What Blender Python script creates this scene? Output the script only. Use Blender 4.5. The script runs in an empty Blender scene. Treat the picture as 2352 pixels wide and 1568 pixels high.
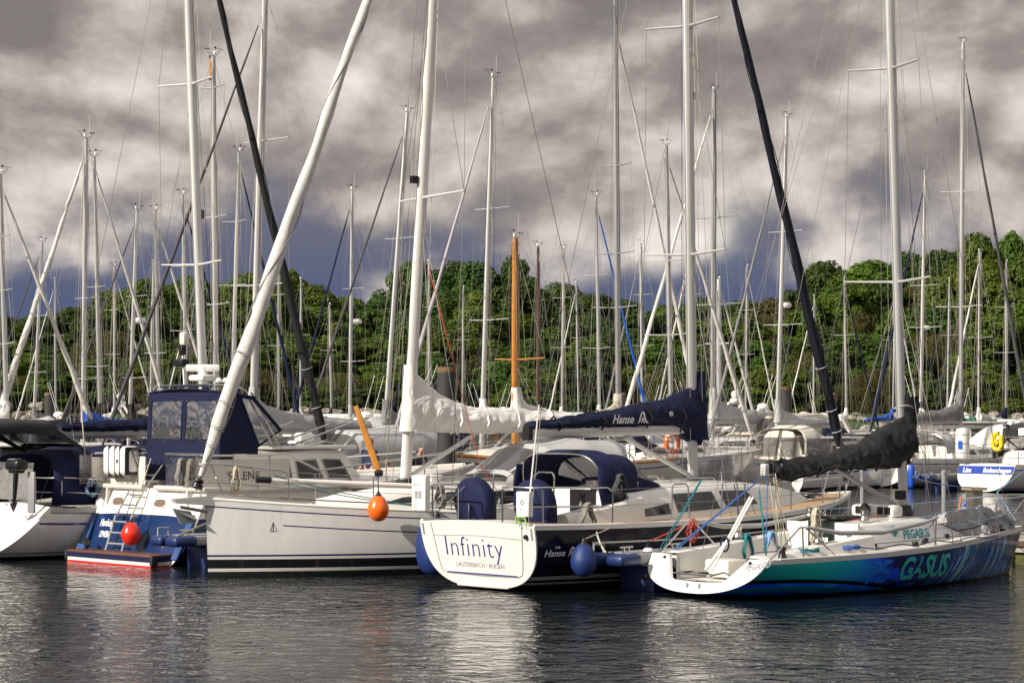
import bpy, bmesh, math, random
from math import sin, cos, pi, sqrt, radians, atan2, hypot
from mathutils import Vector, Matrix, noise as mn
# ---------------------------------------------------------------- camera, sky, sun
S = bpy.context.scene
COL = S.collection
F, CX, HY, CH = 4900.0, 1176.0, 950.0, 3.0        # focal length in photo units, picture centre, horizon row, eye height
cd = bpy.data.cameras.new('camera'); cam = bpy.data.objects.new('camera', cd); COL.objects.link(cam)
cam.location = (0, 0, CH); cam.rotation_euler = (pi/2, 0, 0)
cd.sensor_width = 36; cd.lens = 36*F/2352; cd.shift_y = (HY-784)/2352
cd.clip_end = 3000
S.camera = cam
SUN_EL, SUN_H = radians(32), Vector((-0.82, -0.57)).normalized()
w = bpy.data.worlds.new('World'); S.world = w; w.use_nodes = True
def N(nt, typ, **kw):
    n = nt.nodes.new(typ)
    for k, v in kw.items():
        if k in n.bl_rna.properties: setattr(n, k, v)
        else: n.inputs[k.replace('_', ' ')].default_value = v
    return n
def math_(nt, op, a, b=None, c=None, clamp=False):
    n = nt.nodes.new('ShaderNodeMath'); n.operation = op; n.use_clamp = clamp
    for i, v in enumerate((a, b, c)):
        if v is None: continue
        if isinstance(v, (int, float)): n.inputs[i].default_value = v
        else: nt.links.new(v, n.inputs[i])
    return n.outputs[0]
def mixc(nt, f, a, b):
    n = nt.nodes.new('ShaderNodeMix'); n.data_type = 'RGBA'
    for i, v in ((0, f), (6, a), (7, b)):
        if isinstance(v, (int, float)): n.inputs[i].default_value = v
        elif isinstance(v, tuple): n.inputs[i].default_value = (*v[:3], 1)
        else: nt.links.new(v, n.inputs[i])
    return n.outputs[2]
def ramp(nt, f, stops, interp='LINEAR'):
    n = nt.nodes.new('ShaderNodeValToRGB'); r = n.color_ramp; r.interpolation = interp
    while len(r.elements) < len(stops): r.elements.new(.5)
    for e, (p, c) in zip(r.elements, stops):
        e.position = p; e.color = (*c, 1) if len(c) == 3 else c
    nt.links.new(f, n.inputs[0]); return n.outputs[0]
def smooth(nt, v, a, b):
    n = nt.nodes.new('ShaderNodeMapRange'); n.interpolation_type = 'SMOOTHSTEP'
    nt.links.new(v, n.inputs[0]); n.inputs[1].default_value = a; n.inputs[2].default_value = b
    return n.outputs[0]
def comb(nt, x, y, z):
    n = nt.nodes.new('ShaderNodeCombineXYZ')
    for i, v in enumerate((x, y, z)):
        if isinstance(v, (int, float)): n.inputs[i].default_value = v
        else: nt.links.new(v, n.inputs[i])
    return n.outputs[0]
def noise_(nt, vec, scale, detail=4, rough=.5, dist=0):
    n = N(nt, 'ShaderNodeTexNoise'); n.inputs['Scale'].default_value = scale
    n.inputs['Detail'].default_value = detail; n.inputs['Roughness'].default_value = rough
    n.inputs['Distortion'].default_value = dist
    if vec is not None: nt.links.new(vec, n.inputs['Vector'])
    return n.outputs['Fac']
def sky():
    nt = w.node_tree; nt.nodes.clear(); L = nt.links.new
    sk = N(nt, 'ShaderNodeTexSky'); sk.sky_type = 'NISHITA'; sk.sun_disc = False
    sk.sun_elevation = SUN_EL; sk.sun_rotation = atan2(SUN_H.x, SUN_H.y)
    hs = N(nt, 'ShaderNodeVectorMath', operation='SCALE'); L(sk.outputs[0], hs.inputs[0]); hs.inputs['Scale'].default_value = .1
    tc = N(nt, 'ShaderNodeTexCoord'); sp = N(nt, 'ShaderNodeSeparateXYZ'); L(tc.outputs['Generated'], sp.inputs[0])
    az = math_(nt, 'ARCTAN2', sp.outputs[0], sp.outputs[1])
    el = math_(nt, 'ARCSINE', sp.outputs[2])
    ev = math_(nt, 'MULTIPLY', el, 1.35)
    v0 = comb(nt, az, ev, 3.3)
    wp = N(nt, 'ShaderNodeTexNoise'); wp.inputs['Scale'].default_value = 7; wp.inputs['Detail'].default_value = 2; L(v0, wp.inputs['Vector'])
    def warped(dx, dy, amt):
        a_ = N(nt, 'ShaderNodeVectorMath', operation='SUBTRACT'); L(wp.outputs['Color'], a_.inputs[0]); a_.inputs[1].default_value = (.5, .5, .5)
        b_ = N(nt, 'ShaderNodeVectorMath', operation='SCALE'); L(a_.outputs[0], b_.inputs[0]); b_.inputs['Scale'].default_value = amt
        c_ = N(nt, 'ShaderNodeVectorMath', operation='ADD'); L(comb(nt, math_(nt, 'ADD', az, 7.0+dx), math_(nt, 'ADD', ev, dy), 1.2), c_.inputs[0]); L(b_.outputs[0], c_.inputs[1]); return c_.outputs[0]
    big = noise_(nt, v0, 6.5, 2, .5, 0)
    def field(v, o=1.0):
        f1 = noise_(nt, v, 10, 2, .5); f2 = noise_(nt, v, 24, 8, .57)
        return math_(nt, 'ADD', math_(nt, 'MULTIPLY', f1, .50), math_(nt, 'MULTIPLY', f2, .36))
    v_ = warped(0, 0, .045)
    vo = N(nt, 'ShaderNodeTexVoronoi'); vo.feature = 'SMOOTH_F1'; vo.inputs['Scale'].default_value = 19; vo.inputs['Smoothness'].default_value = .6; L(v_, vo.inputs['Vector'])
    puff = math_(nt, 'MULTIPLY', math_(nt, 'SUBTRACT', .82, vo.outputs['Distance']), .34)
    b1 = field(v_); body = math_(nt, 'ADD', b1, puff); body2 = math_(nt, 'ADD', field(warped(.009, -.020, .045)), puff)      # the same cloud a step lower: its lit crowns and grey undersides
    edge = math_(nt, 'MULTIPLY', math_(nt, 'SUBTRACT', body, body2), 1.25)
    n = math_(nt, 'ADD', math_(nt, 'MULTIPLY', big, .55), math_(nt, 'MULTIPLY', body, .75))
    n = math_(nt, 'ADD', n, math_(nt, 'ADD', edge, -.17))
    # one bright shelf of cloud four to eight degrees up, greyer above it
    lay = math_(nt, 'MULTIPLY', smooth(nt, el, .14, .20), -.10)
    n = math_(nt, 'ADD', n, lay)
    cl = ramp(nt, n, [(.30, (.165, .147, .138)), (.44, (.235, .209, .195)), (.53, (.335, .300, .278)), (.62, (.44, .398, .368)), (.72, (.55, .50, .463)), (.86, (.68, .63, .585))])
    wob = math_(nt, 'ADD', el, math_(nt, 'MULTIPLY', math_(nt, 'SUBTRACT', body, .5), .22))
    wob = math_(nt, 'ADD', wob, math_(nt, 'MULTIPLY', math_(nt, 'SUBTRACT', big, .5), .06))
    low = math_(nt, 'SUBTRACT', 1.0, smooth(nt, wob, .066, .114))
    slate = ramp(nt, el, [(0.0, (.060, .082, .165)), (.055, (.072, .088, .155)), (.10, (.125, .125, .16))])
    c = mixc(nt, low, cl, slate)
    hole = math_(nt, 'MULTIPLY', smooth(nt, big, .66, .80), .12)
    c = mixc(nt, hole, c, hs.outputs[0])
    # high cloud overhead is one even grey sheet
    up = smooth(nt, el, .22, .6)
    c = mixc(nt, math_(nt, 'MULTIPLY', up, .75), c, (.56, .54, .525))
    bg = N(nt, 'ShaderNodeBackground'); L(c, bg.inputs[0]); bg.inputs[1].default_value = 1.0
    out = N(nt, 'ShaderNodeOutputWorld'); L(bg.outputs[0], out.inputs[0])
sky()
sl = bpy.data.lights.new('sun', 'SUN'); sl.energy = 4.2; sl.angle = radians(.6); sl.color = (1, .93, .82)
so = bpy.data.objects.new('sun', sl); COL.objects.link(so)
sd = Vector((SUN_H.x*cos(SUN_EL), SUN_H.y*cos(SUN_EL), sin(SUN_EL)))
so.rotation_euler = sd.to_track_quat('Z', 'Y').to_euler()
S.view_settings.view_transform = 'Standard'; S.view_settings.look = 'None'
S.view_settings.exposure = .45; S.view_settings.gamma = 1
S.cycles.max_bounces = 8; S.cycles.transparent_max_bounces = 16
S.cycles.use_denoising = True
S.cycles.use_adaptive_sampling = True
# ---------------------------------------------------------------- helpers
def at(px, py, d):
    return Vector(((px-CX)/F*d, d, CH+(HY-py)/F*d))
random.seed(7)
R = random.Random(11)
class MB:
    def __init__(s): s.v = []; s.f = []; s.m = []; s.uv = None
    def add(s, vs, fs, mi=0):
        o = len(s.v); s.v += [tuple(p) for p in vs]
        for f in fs: s.f.append(tuple(i+o for i in f)); s.m.append(mi)
        return s
    def box(s, c, d, rot=None, mi=0):
        x, y, z = [k/2 for k in d]; P = []
        for a in (-1, 1):
            for b in (-1, 1):
                for e in (-1, 1): P.append(Vector((a*x, b*y, e*z)))
        if rot is not None: P = [rot @ p for p in P]
        P = [p+Vector(c) for p in P]
        return s.add(P, [(0,1,3,2),(4,6,7,5),(0,4,5,1),(2,3,7,6),(0,2,6,4),(1,5,7,3)], mi)
    def rbox(s, c, d, r=.03, rot=None, mi=0, seg=2):
        bm = bmesh.new(); bmesh.ops.create_cube(bm, size=1)
        for v in bm.verts: v.co = Vector((v.co.x*d[0], v.co.y*d[1], v.co.z*d[2]))
        bmesh.ops.bevel(bm, geom=list(bm.edges), offset=min(r, min(d)*.45), segments=seg, profile=.5, affect='EDGES')
        bm.verts.index_update()
        P = [(rot @ v.co if rot is not None else v.co.copy())+Vector(c) for v in bm.verts]
        s.add(P, [tuple(v.index for v in f.verts) for f in bm.faces], mi); bm.free(); return s
    def tube(s, pts, r, n=6, mi=0, cap=True, flat=1.0):
        pts = [Vector(p) for p in pts]; k = len(pts); rs = r if isinstance(r, (list, tuple)) else [r]*k
        rings = []; u = None
        for i, p in enumerate(pts):
            t = (pts[min(i+1, k-1)]-pts[max(i-1, 0)])
            if t.length < 1e-9: t = Vector((0, 0, 1))
            t.normalize()
            if u is None:
                a = Vector((1, 0, 0)) if abs(t.x) < .9 else Vector((0, 1, 0))
                u = (a-t*a.dot(t)).normalized()
            else:
                u = u-t*u.dot(t)
                u = u.normalized() if u.length > 1e-6 else t.orthogonal().normalized()
            q = t.cross(u)
            rings.append([p+(u*cos(2*pi*j/n)+q*(sin(2*pi*j/n)*flat))*rs[i] for j in range(n)])
        return s.loft(rings, True, cap, mi)
    def loft(s, rings, closed=True, cap=False, mi=0):
        n = len(rings[0]); V = [p for r in rings for p in r]; fs = []
        for i in range(len(rings)-1):
            for j in range(n if closed else n-1):
                a = i*n+j; b = i*n+(j+1) % n
                fs.append((a, b, b+n, a+n))
        if cap:
            fs.append(tuple(reversed(range(n)))); fs.append(tuple(range((len(rings)-1)*n, len(rings)*n)))
        return s.add(V, fs, mi)
    def lathe(s, prof, o=(0, 0, 0), axis=(0, 0, 1), n=16, mi=0, sq=(1, 1)):
        z = Vector(axis).normalized(); x = z.orthogonal().normalized(); y = z.cross(x); o = Vector(o)
        rings = [[o+x*(r*cos(2*pi*j/n)*sq[0])+y*(r*sin(2*pi*j/n)*sq[1])+z*h for j in range(n)] for r, h in prof]
        return s.loft(rings, True, True, mi)
    def prism(s, pts, off, mi=0):
        n = len(pts); off = Vector(off); P = [Vector(p) for p in pts]
        V = P+[p+off for p in P]
        return s.add(V, [tuple(reversed(range(n))), tuple(range(n, 2*n))]+[(i, (i+1) % n, (i+1) % n+n, i+n) for i in range(n)], mi)
def obj(name, mb, mats, parent=None, smooth=35, loc=None, rotz=None, fix=True):
    me = bpy.data.meshes.new(name); me.from_pydata([tuple(p) for p in mb.v], [], mb.f)
    if mb.uv is not None:
        ul = me.uv_layers.new(name='UVMap')
        for l in me.loops: ul.data[l.index].uv = mb.uv[l.vertex_index]
    if not isinstance(mats, (list, tuple)): mats = [mats]
    for m in mats: me.materials.append(m)
    if len(mats) > 1:
        for p, mi in zip(me.polygons, mb.m): p.material_index = mi
    if fix:
        bm = bmesh.new(); bm.from_mesh(me); bmesh.ops.recalc_face_normals(bm, faces=bm.faces); bm.to_mesh(me); bm.free()
    if smooth:
        for p in me.polygons: p.use_smooth = True
        try: me.set_sharp_from_angle(angle=radians(smooth))
        except Exception: pass
    o = bpy.data.objects.new(name, me); COL.objects.link(o)
    if parent is not None: o.parent = parent
    if loc is not None: o.location = loc
    if rotz is not None: o.rotation_euler = (0, 0, rotz)
    return o
def tag(o, label=None, cat=None, group=None, kind=None):
    for k, v in (('label', label), ('category', cat), ('group', group), ('kind', kind)):
        if v: o[k] = v
    return o
def thing(name, label, cat, loc=(0, 0, 0), rotz=0, group=None):
    o = bpy.data.objects.new(name, None); COL.objects.link(o); o.location = loc; o.rotation_euler = (0, 0, rotz)
    o.empty_display_size = .3
    return tag(o, label, cat, group)
def dup(root, label=None, loc=None, rotz=None):
    c = root.copy(); COL.objects.link(c)
    for ch in root.children:
        d = ch.copy(); COL.objects.link(d); d.parent = c
        for g in ch.children:
            e = g.copy(); COL.objects.link(e); e.parent = d
    if label: c['label'] = label
    if loc is not None: c.location = loc
    if rotz is not None: c.rotation_euler = (0, 0, rotz)
    return c
def textmesh(t, size, shear=0, space=1.0, bold=0.0, ext=0.0):
    """2-D letters as (verts, faces), origin bottom left of the line, x right, y up"""
    cu = bpy.data.curves.new('t', 'FONT'); cu.body = t; cu.size = size; cu.shear = shear; cu.space_character = space
    cu.offset = bold; cu.resolution_u = 3
    o = bpy.data.objects.new('t', cu); COL.objects.link(o)
    me = bpy.data.meshes.new_from_object(o)
    vs = [v.co.copy() for v in me.vertices]; fs = [tuple(p.vertices) for p in me.polygons]
    bpy.data.objects.remove(o); bpy.data.curves.remove(cu); bpy.data.meshes.remove(me)
    return vs, fs
def sag(a, b, s, n=12):
    a = Vector(a); b = Vector(b)
    return [a.lerp(b, i/n)-Vector((0, 0, s*4*(i/n)*(1-i/n))) for i in range(n+1)]
def interp(tab, u):
    for (u0, *a), (u1, *b) in zip(tab, tab[1:]):
        if u <= u1:
            k = 0 if u1 == u0 else max(0, (u-u0)/(u1-u0))
            return [x+(y-x)*k for x, y in zip(a, b)]
    return list(tab[-1][1:])
def interps(tab, u):
    """smooth (Catmull-Rom) version"""
    n = len(tab)
    for i in range(n-1):
        if u <= tab[i+1][0] or i == n-2:
            t = (u-tab[i][0])/(tab[i+1][0]-tab[i][0]); t = min(1, max(0, t))
            p0 = tab[max(i-1, 0)]; p1 = tab[i]; p2 = tab[i+1]; p3 = tab[min(i+2, n-1)]
            return [.5*(2*b+(c-a)*t+(2*a-5*b+4*c-d)*t*t+(3*b-a-3*c+d)*t**3) for a, b, c, d in zip(p0[1:], p1[1:], p2[1:], p3[1:])]
# ---------------------------------------------------------------- materials
MATS = {}
def mat(name, col, rough=.5, metal=0.0, var=.12, vs=3.0, bump=0.0, bs=40.0, coat=0.0, spec=.5, streak=False, em=0):
    if name in MATS: return MATS[name]
    m = bpy.data.materials.new(name); m.use_nodes = True; nt = m.node_tree; b = nt.nodes['Principled BSDF']
    tc = N(nt, 'ShaderNodeTexCoord')
    vec = tc.outputs['Object']
    if streak:
        mp = N(nt, 'ShaderNodeMapping'); mp.inputs['Scale'].default_value = (1, 1, .12); nt.links.new(vec, mp.inputs[0]); sv = mp.outputs[0]
    else: sv = vec
    f = noise_(nt, sv, vs, 6, .6, .2)
    lo = tuple(c*(1-var) for c in col); hi = tuple(min(1, c*(1+var*.7)) for c in col)
    nt.links.new(ramp(nt, f, [(.3, lo), (.7, hi)]), b.inputs['Base Color'])
    b.inputs['Roughness'].default_value = rough; b.inputs['Metallic'].default_value = metal
    b.inputs['Coat Weight'].default_value = coat; b.inputs['Coat Roughness'].default_value = .08
    b.inputs['Specular IOR Level'].default_value = spec
    r2 = noise_(nt, vec, vs*3.1, 3)
    nt.links.new(math_(nt, 'ADD', math_(nt, 'MULTIPLY', math_(nt, 'SUBTRACT', r2, .5), .3*rough), rough), b.inputs['Roughness'])
    if bump:
        bf = noise_(nt, vec, bs, 3)
        bn = N(nt, 'ShaderNodeBump'); bn.inputs['Strength'].default_value = bump; bn.inputs['Distance'].default_value = .02
        nt.links.new(bf, bn.inputs['Height']); nt.links.new(bn.outputs[0], b.inputs['Normal'])
    MATS[name] = m; return m
def clear(name, tint=(.75, .75, .74), milk=.25, milkc=(.55, .53, .5), gl=.10):
    if name in MATS: return MATS[name]
    m = bpy.data.materials.new(name); m.use_nodes = True; nt = m.node_tree; nt.nodes.clear(); L = nt.links.new
    tr = N(nt, 'ShaderNodeBsdfTransparent'); tr.inputs[0].default_value = (*tint, 1)
    di = N(nt, 'ShaderNodeBsdfDiffuse'); di.inputs[0].default_value = (*milkc, 1)
    gs = N(nt, 'ShaderNodeBsdfGlossy'); gs.inputs['Roughness'].default_value = .06
    tc = N(nt, 'ShaderNodeTexCoord'); nf = noise_(nt, tc.outputs['Object'], 2.2, 2, .5, .8)
    bn = N(nt, 'ShaderNodeBump'); bn.inputs['Strength'].default_value = .6; bn.inputs['Distance'].default_value = .06; L(nf, bn.inputs['Height'])
    L(bn.outputs[0], gs.inputs['Normal'])
    fr = N(nt, 'ShaderNodeLayerWeight'); fr.inputs[0].default_value = .25
    m1 = N(nt, 'ShaderNodeMixShader'); L(math_(nt, 'MULTIPLY', math_(nt, 'ADD', math_(nt, 'MULTIPLY', nf, .8), .6), milk), m1.inputs[0]); L(tr.outputs[0], m1.inputs[1]); L(di.outputs[0], m1.inputs[2])
    m2 = N(nt, 'ShaderNodeMixShader'); L(math_(nt, 'ADD', math_(nt, 'MULTIPLY', fr.outputs[0], .5), gl), m2.inputs[0]); L(m1.outputs[0], m2.inputs[1]); L(gs.outputs[0], m2.inputs[2])
    o = N(nt, 'ShaderNodeOutputMaterial'); L(m2.outputs[0], o.inputs[0])
    MATS[name] = m; return m
def hullmat(name, base, bands=(), sheer=(), rough=.18, coat=.6):
    """bands: (z0, z1, colour) above the waterline; sheer: (d0, d1, colour, x0, x1) below the sheer line. UV = (x, z), colour attribute-free."""
    m = bpy.data.materials.new(name); m.use_nodes = True; nt = m.node_tree; b = nt.nodes['Principled BSDF']; L = nt.links.new
    u1 = N(nt, 'ShaderNodeUVMap'); u1.uv_map = 'UVMap'; s1 = N(nt, 'ShaderNodeSeparateXYZ'); L(u1.outputs[0], s1.inputs[0])
    u2 = N(nt, 'ShaderNodeUVMap'); u2.uv_map = 'sheer'; s2 = N(nt, 'ShaderNodeSeparateXYZ'); L(u2.outputs[0], s2.inputs[0])
    tc = N(nt, 'ShaderNodeTexCoord')
    mp = N(nt, 'ShaderNodeMapping'); mp.inputs['Scale'].default_value = (1.2, 1.2, .25); L(tc.outputs['Object'], mp.inputs[0])
    nf = noise_(nt, mp.outputs[0], 2.2, 7, .65, .3)
    c = ramp(nt, nf, [(.3, tuple(k*.90 for k in base)), (.65, tuple(min(1, k*1.04) for k in base))])
    def band(c, v, a, e, col, x0=None, x1=None):
        f = math_(nt, 'MULTIPLY', math_(nt, 'GREATER_THAN', v, a), math_(nt, 'LESS_THAN', v, e))
        if x0 is not None:
            f = math_(nt, 'MULTIPLY', f, math_(nt, 'MULTIPLY', math_(nt, 'GREATER_THAN', s1.outputs[0], x0), math_(nt, 'LESS_THAN', s1.outputs[0], x1)))
        return mixc(nt, f, c, col)
    for (d0, d1, col, *xx) in sheer: c = band(c, s2.outputs[1], d0, d1, col, *xx)
    for (z0, z1, col) in bands: c = band(c, s1.outputs[1], z0, z1, col)
    # a faint tide line of algae just above the water
    al = math_(nt, 'MULTIPLY', math_(nt, 'LESS_THAN', s1.outputs[1], .05), math_(nt, 'MULTIPLY', nf, .7))
    c = mixc(nt, al, c, (.02, .025, .015))
    # rain streaks and fender scuffs
    m2 = N(nt, 'ShaderNodeMapping'); m2.inputs['Scale'].default_value = (9, 9, .5); L(tc.outputs['Object'], m2.inputs[0])
    sk = noise_(nt, m2.outputs[0], 1.0, 4, .6); c = mixc(nt, math_(nt, 'MULTIPLY', smooth(nt, sk, .58, .78), .22), c, (.20, .15, .09))
    m3 = N(nt, 'ShaderNodeMapping'); m3.inputs['Scale'].default_value = (1.2, 1.2, 5); L(tc.outputs['Object'], m3.inputs[0])
    sf = noise_(nt, m3.outputs[0], 2.4, 5, .7); c = mixc(nt, math_(nt, 'MULTIPLY', smooth(nt, sf, .66, .74), .16), c, (.25, .24, .22))
    L(c, b.inputs['Base Color']); b.inputs['Roughness'].default_value = rough; b.inputs['Coat Weight'].default_value = coat; b.inputs['Coat Roughness'].default_value = .05
    bf = noise_(nt, tc.outputs['Object'], 1.3, 2); bn = N(nt, 'ShaderNodeBump'); bn.inputs['Strength'].default_value = .12; bn.inputs['Distance'].default_value = .05
    L(bf, bn.inputs['Height']); L(bn.outputs[0], b.inputs['Normal'])
    return m
GEL = mat('gelcoat_white', (.78, .76, .72), .22, var=.07, vs=2.5, coat=.5)
GEL2 = mat('gelcoat_warm', (.72, .68, .61), .3, var=.08, vs=2.5, coat=.3)
DECK = mat('deck_nonskid', (.66, .64, .60), .6, var=.08, vs=4, bump=.3, bs=160)
GREYD = mat('deck_grey', (.42, .42, .42), .6, var=.1, vs=4, bump=.3, bs=160)
STEEL = mat('stainless', (.62, .61, .58), .22, 1.0, var=.12, vs=8)
ALU = mat('mast_alloy', (.66, .65, .63), .34, .35, var=.10, vs=1.2, streak=True)
ALUD = mat('mast_grey', (.40, .40, .40), .38, .4, var=.1, vs=1.2, streak=True)
ALUW = mat('mast_white', (.76, .75, .72), .35, 0, var=.08, vs=1.2, streak=True)
WIRE = mat('wire', (.24, .235, .22), .6, .1, var=.1)
WIRED = mat('wire_dark', (.06, .06, .07), .5, .2, var=.1)
ROPEW = mat('rope_cream', (.62, .56, .43), .85, var=.25, vs=30, bump=.8, bs=120)
ROPEG = mat('rope_grey', (.30, .28, .25), .85, var=.3, vs=30, bump=.8, bs=120)
ROPEB = mat('rope_blue', (.05, .17, .50), .8, var=.3, vs=40, bump=.8, bs=120)
ROPELB = mat('rope_light_blue', (.25, .45, .75), .8, var=.35, vs=40, bump=.8, bs=120)
ROPET = mat('rope_teal', (.02, .20, .24), .8, var=.4, vs=40, bump=.8, bs=120)
ROPER = mat('rope_red', (.55, .05, .03), .8, var=.2, vs=40, bump=.6, bs=120)
ROPEN = mat('rope_navy', (.02, .02, .10), .8, var=.3, vs=40, bump=.6, bs=120)
NAVY = mat('canvas_navy', (.008, .012, .045), .75, var=.22, vs=4, bump=.5, bs=90, spec=.25)
NIGHT = mat('sail_wrap_night', (.004, .005, .013), .5, var=.3, vs=3, bump=.3, bs=60, spec=.4)
NAVYB = mat('canvas_navy_bright', (.008, .012, .056), .7, var=.2, vs=4, bump=.5, bs=90, spec=.25)
BLUEC = mat('canvas_blue', (.012, .10, .50), .75, var=.15, vs=4, bump=.5, bs=90)
BLACKC = mat('canvas_black', (.013, .013, .014), .62, var=.3, vs=4, bump=.4, bs=70, spec=.4)
GREYC = mat('canvas_grey', (.20, .20, .20), .8, var=.12, vs=4, bump=.5, bs=90)
LGREYC = mat('canvas_light_grey', (.42, .42, .42), .8, var=.10, vs=4, bump=.5, bs=90)
BEIGEC = mat('canvas_beige', (.52, .47, .38), .8, var=.12, vs=4, bump=.5, bs=90)
WHITEC = mat('canvas_white', (.79, .77, .735), .75, var=.08, vs=3, bump=.4, bs=60)
SAILC = mat('sail_wrap', (.62, .60, .57), .7, var=.14, vs=6, bump=.3, bs=60)
TEAL = mat('canvas_green', (.01, .13, .09), .8, var=.15, vs=4)
TEAK = mat('teak', (.42, .27, .14), .65, var=.28, vs=14, bump=.3, bs=80)
VARN = mat('varnished_wood', (.55, .22, .03), .25, var=.25, vs=6, coat=.6)
BROWN = mat('brown_wood', (.10, .055, .035), .5, var=.3, vs=6)
BLACK = mat('black_plastic', (.012, .012, .013), .4, var=.3)
RUBBER = mat('black_rubber', (.02, .02, .022), .7, var=.3)
GLASSD = mat('dark_glass', (.012, .013, .014), .06, var=.3, vs=1.5, spec=.9, coat=.5)
GREYT = mat('grey_paint', (.30, .31, .32), .45, var=.15)
WPLAST = mat('white_plastic', (.80, .79, .76), .3, var=.05, coat=.3)
ORANGE = mat('buoy_orange', (.95, .15, .008), .3, var=.08, vs=5, coat=.4)
REDB = mat('buoy_red', (.80, .025, .01), .3, var=.08, vs=5, coat=.4)
BLUEF = mat('fender_blue', (.007, .028, .15), .55, var=.2, vs=8, bump=.2, bs=60)
BLUEF2 = mat('fender_bright_blue', (.01, .09, .55), .4, var=.15, vs=8)
FLOATB = mat('float_blue', (.009, .025, .115), .45, var=.2, vs=6, coat=.1)
YELLOW = mat('buoy_yellow', (.85, .62, .02), .4, var=.1)
REDP = mat('red_cloth', (.60, .03, .02), .7, var=.15)
GOLD = mat('gold_cloth', (.80, .45, .02), .7, var=.1)
INKB = mat('letter_violet', (.035, .025, .20), .4, var=.05)
INKG = mat('letter_grey', (.25, .24, .26), .5, var=.05)
INKW = mat('letter_white', (.80, .80, .78), .5, var=.05)
INKR = mat('letter_red', (.75, .03, .02), .5, var=.05)
INKN = mat('letter_navy', (.01, .012, .05), .4, var=.05)
CLEAR = clear('clear_vinyl', (.72, .72, .72), .13, (.5, .49, .47), .13)
CLEARD = clear('smoked_vinyl', (.55, .55, .56), .22, (.25, .25, .26), .12)
GLASSC = clear('window_glass', (.50, .55, .54), .06, (.2, .22, .22), .16)
SKIN = mat('skin', (.55, .29, .21), .5, var=.1)
HAIRB = mat('hair_blond', (.50, .32, .14), .6, var=.2)
JACKET = mat('jacket_navy', (.014, .022, .075), .8, var=.2, vs=9, bump=.4, bs=60)
# ---------------------------------------------------------------- water, shore, terrain
def water():
    m = bpy.data.materials.new('harbour_water'); m.use_nodes = True; nt = m.node_tree; b = nt.nodes['Principled BSDF']; L = nt.links.new
    b.inputs['Base Color'].default_value = (.006, .010, .012, 1); b.inputs['Roughness'].default_value = .035; b.inputs['IOR'].default_value = 1.43
    tc = N(nt, 'ShaderNodeTexCoord'); v = tc.outputs['Object']
    mp = N(nt, 'ShaderNodeMapping'); mp.inputs['Scale'].default_value = (.85, 1.0, 1); mp.inputs['Rotation'].default_value = (0, 0, .12); L(v, mp.inputs[0]); v = mp.outputs[0]
    a = noise_(nt, v, 3.0, 3, .55, .8); c = noise_(nt, v, .62, 2, .5, .4); e = noise_(nt, v, .16, 3, .6, .5)
    h = math_(nt, 'ADD', math_(nt, 'MULTIPLY', a, .052), math_(nt, 'MULTIPLY', c, .050))
    h = math_(nt, 'MULTIPLY', h, math_(nt, 'ADD', math_(nt, 'MULTIPLY', e, 1.6), .15))
    bn = N(nt, 'ShaderNodeBump'); bn.inputs['Strength'].default_value = 1.0; bn.inputs['Distance'].default_value = 1.0
    L(h, bn.inputs['Height']); L(bn.outputs[0], b.inputs['Normal'])
    mb = MB(); mb.add([(-260, -60, 0), (260, -60, 0), (260, 203, 0), (-260, 203, 0)], [(0, 1, 2, 3)])
    tag(obj('water', mb, m, smooth=0), 'dark rippled harbour water between the boats', 'water', kind='structure')
water()
def ground_z(x, y):
    base = interp([(195, -.6), (201, .6), (206, 3.0), (214, 3.4), (262, 7.0 if True else 0), (330, 12), (420, 14)], y)[0]
    return base + (1.2*mn.noise(Vector((x*.03, y*.03, 0))) if y > 206 else 0)
def terrain():
    m = mat('undergrowth', (.035, .058, .016), .9, var=.5, vs=.6, bump=1, bs=3)
    mb = MB(); xs = [i*6-174 for i in range(59)]; ys = [195, 198, 201, 204, 206, 210, 214, 222, 232, 245, 262, 290, 330, 420]
    mb.add([(x, y, ground_z(x, y)) for y in ys for x in xs], [(j*59+i, j*59+i+1, (j+1)*59+i+1, (j+1)*59+i) for j in range(len(ys)-1) for i in range(58)])
    tag(obj('terrain', mb, m, smooth=180), 'wooded bank behind the harbour', 'hill', kind='structure')
    m2 = mat('shore_stone', (.30, .27, .22), .85, var=.4, vs=1.5, bump=.8, bs=9)
    mb = MB(); rr = random.Random(5)
    for i in range(900):
        x = rr.uniform(-75, 75); y = rr.uniform(198, 208); s = rr.uniform(.25, .75)
        c = Vector((x, y, ground_z(x, y)+.1)); ph = rr.uniform(0, 6)
        V = []; n = 6
        for k, (rad, hz) in enumerate(((.6, -.5), (1, -.1), (.8, .4), (.25, .6))):
            for j in range(n): V.append(c+Vector((cos(ph+j*2*pi/n)*rad*s*rr.uniform(.75, 1.2), sin(ph+j*2*pi/n)*rad*s*rr.uniform(.75, 1.2), hz*s*rr.uniform(.8, 1.1))))
        mb.loft([V[k*n:(k+1)*n] for k in range(4)], True, True)
    tag(obj('shore_rocks', mb, m2, smooth=0, fix=False), 'pale boulders along the far shore under the trees', 'rocks', kind='stuff')
terrain()
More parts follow.
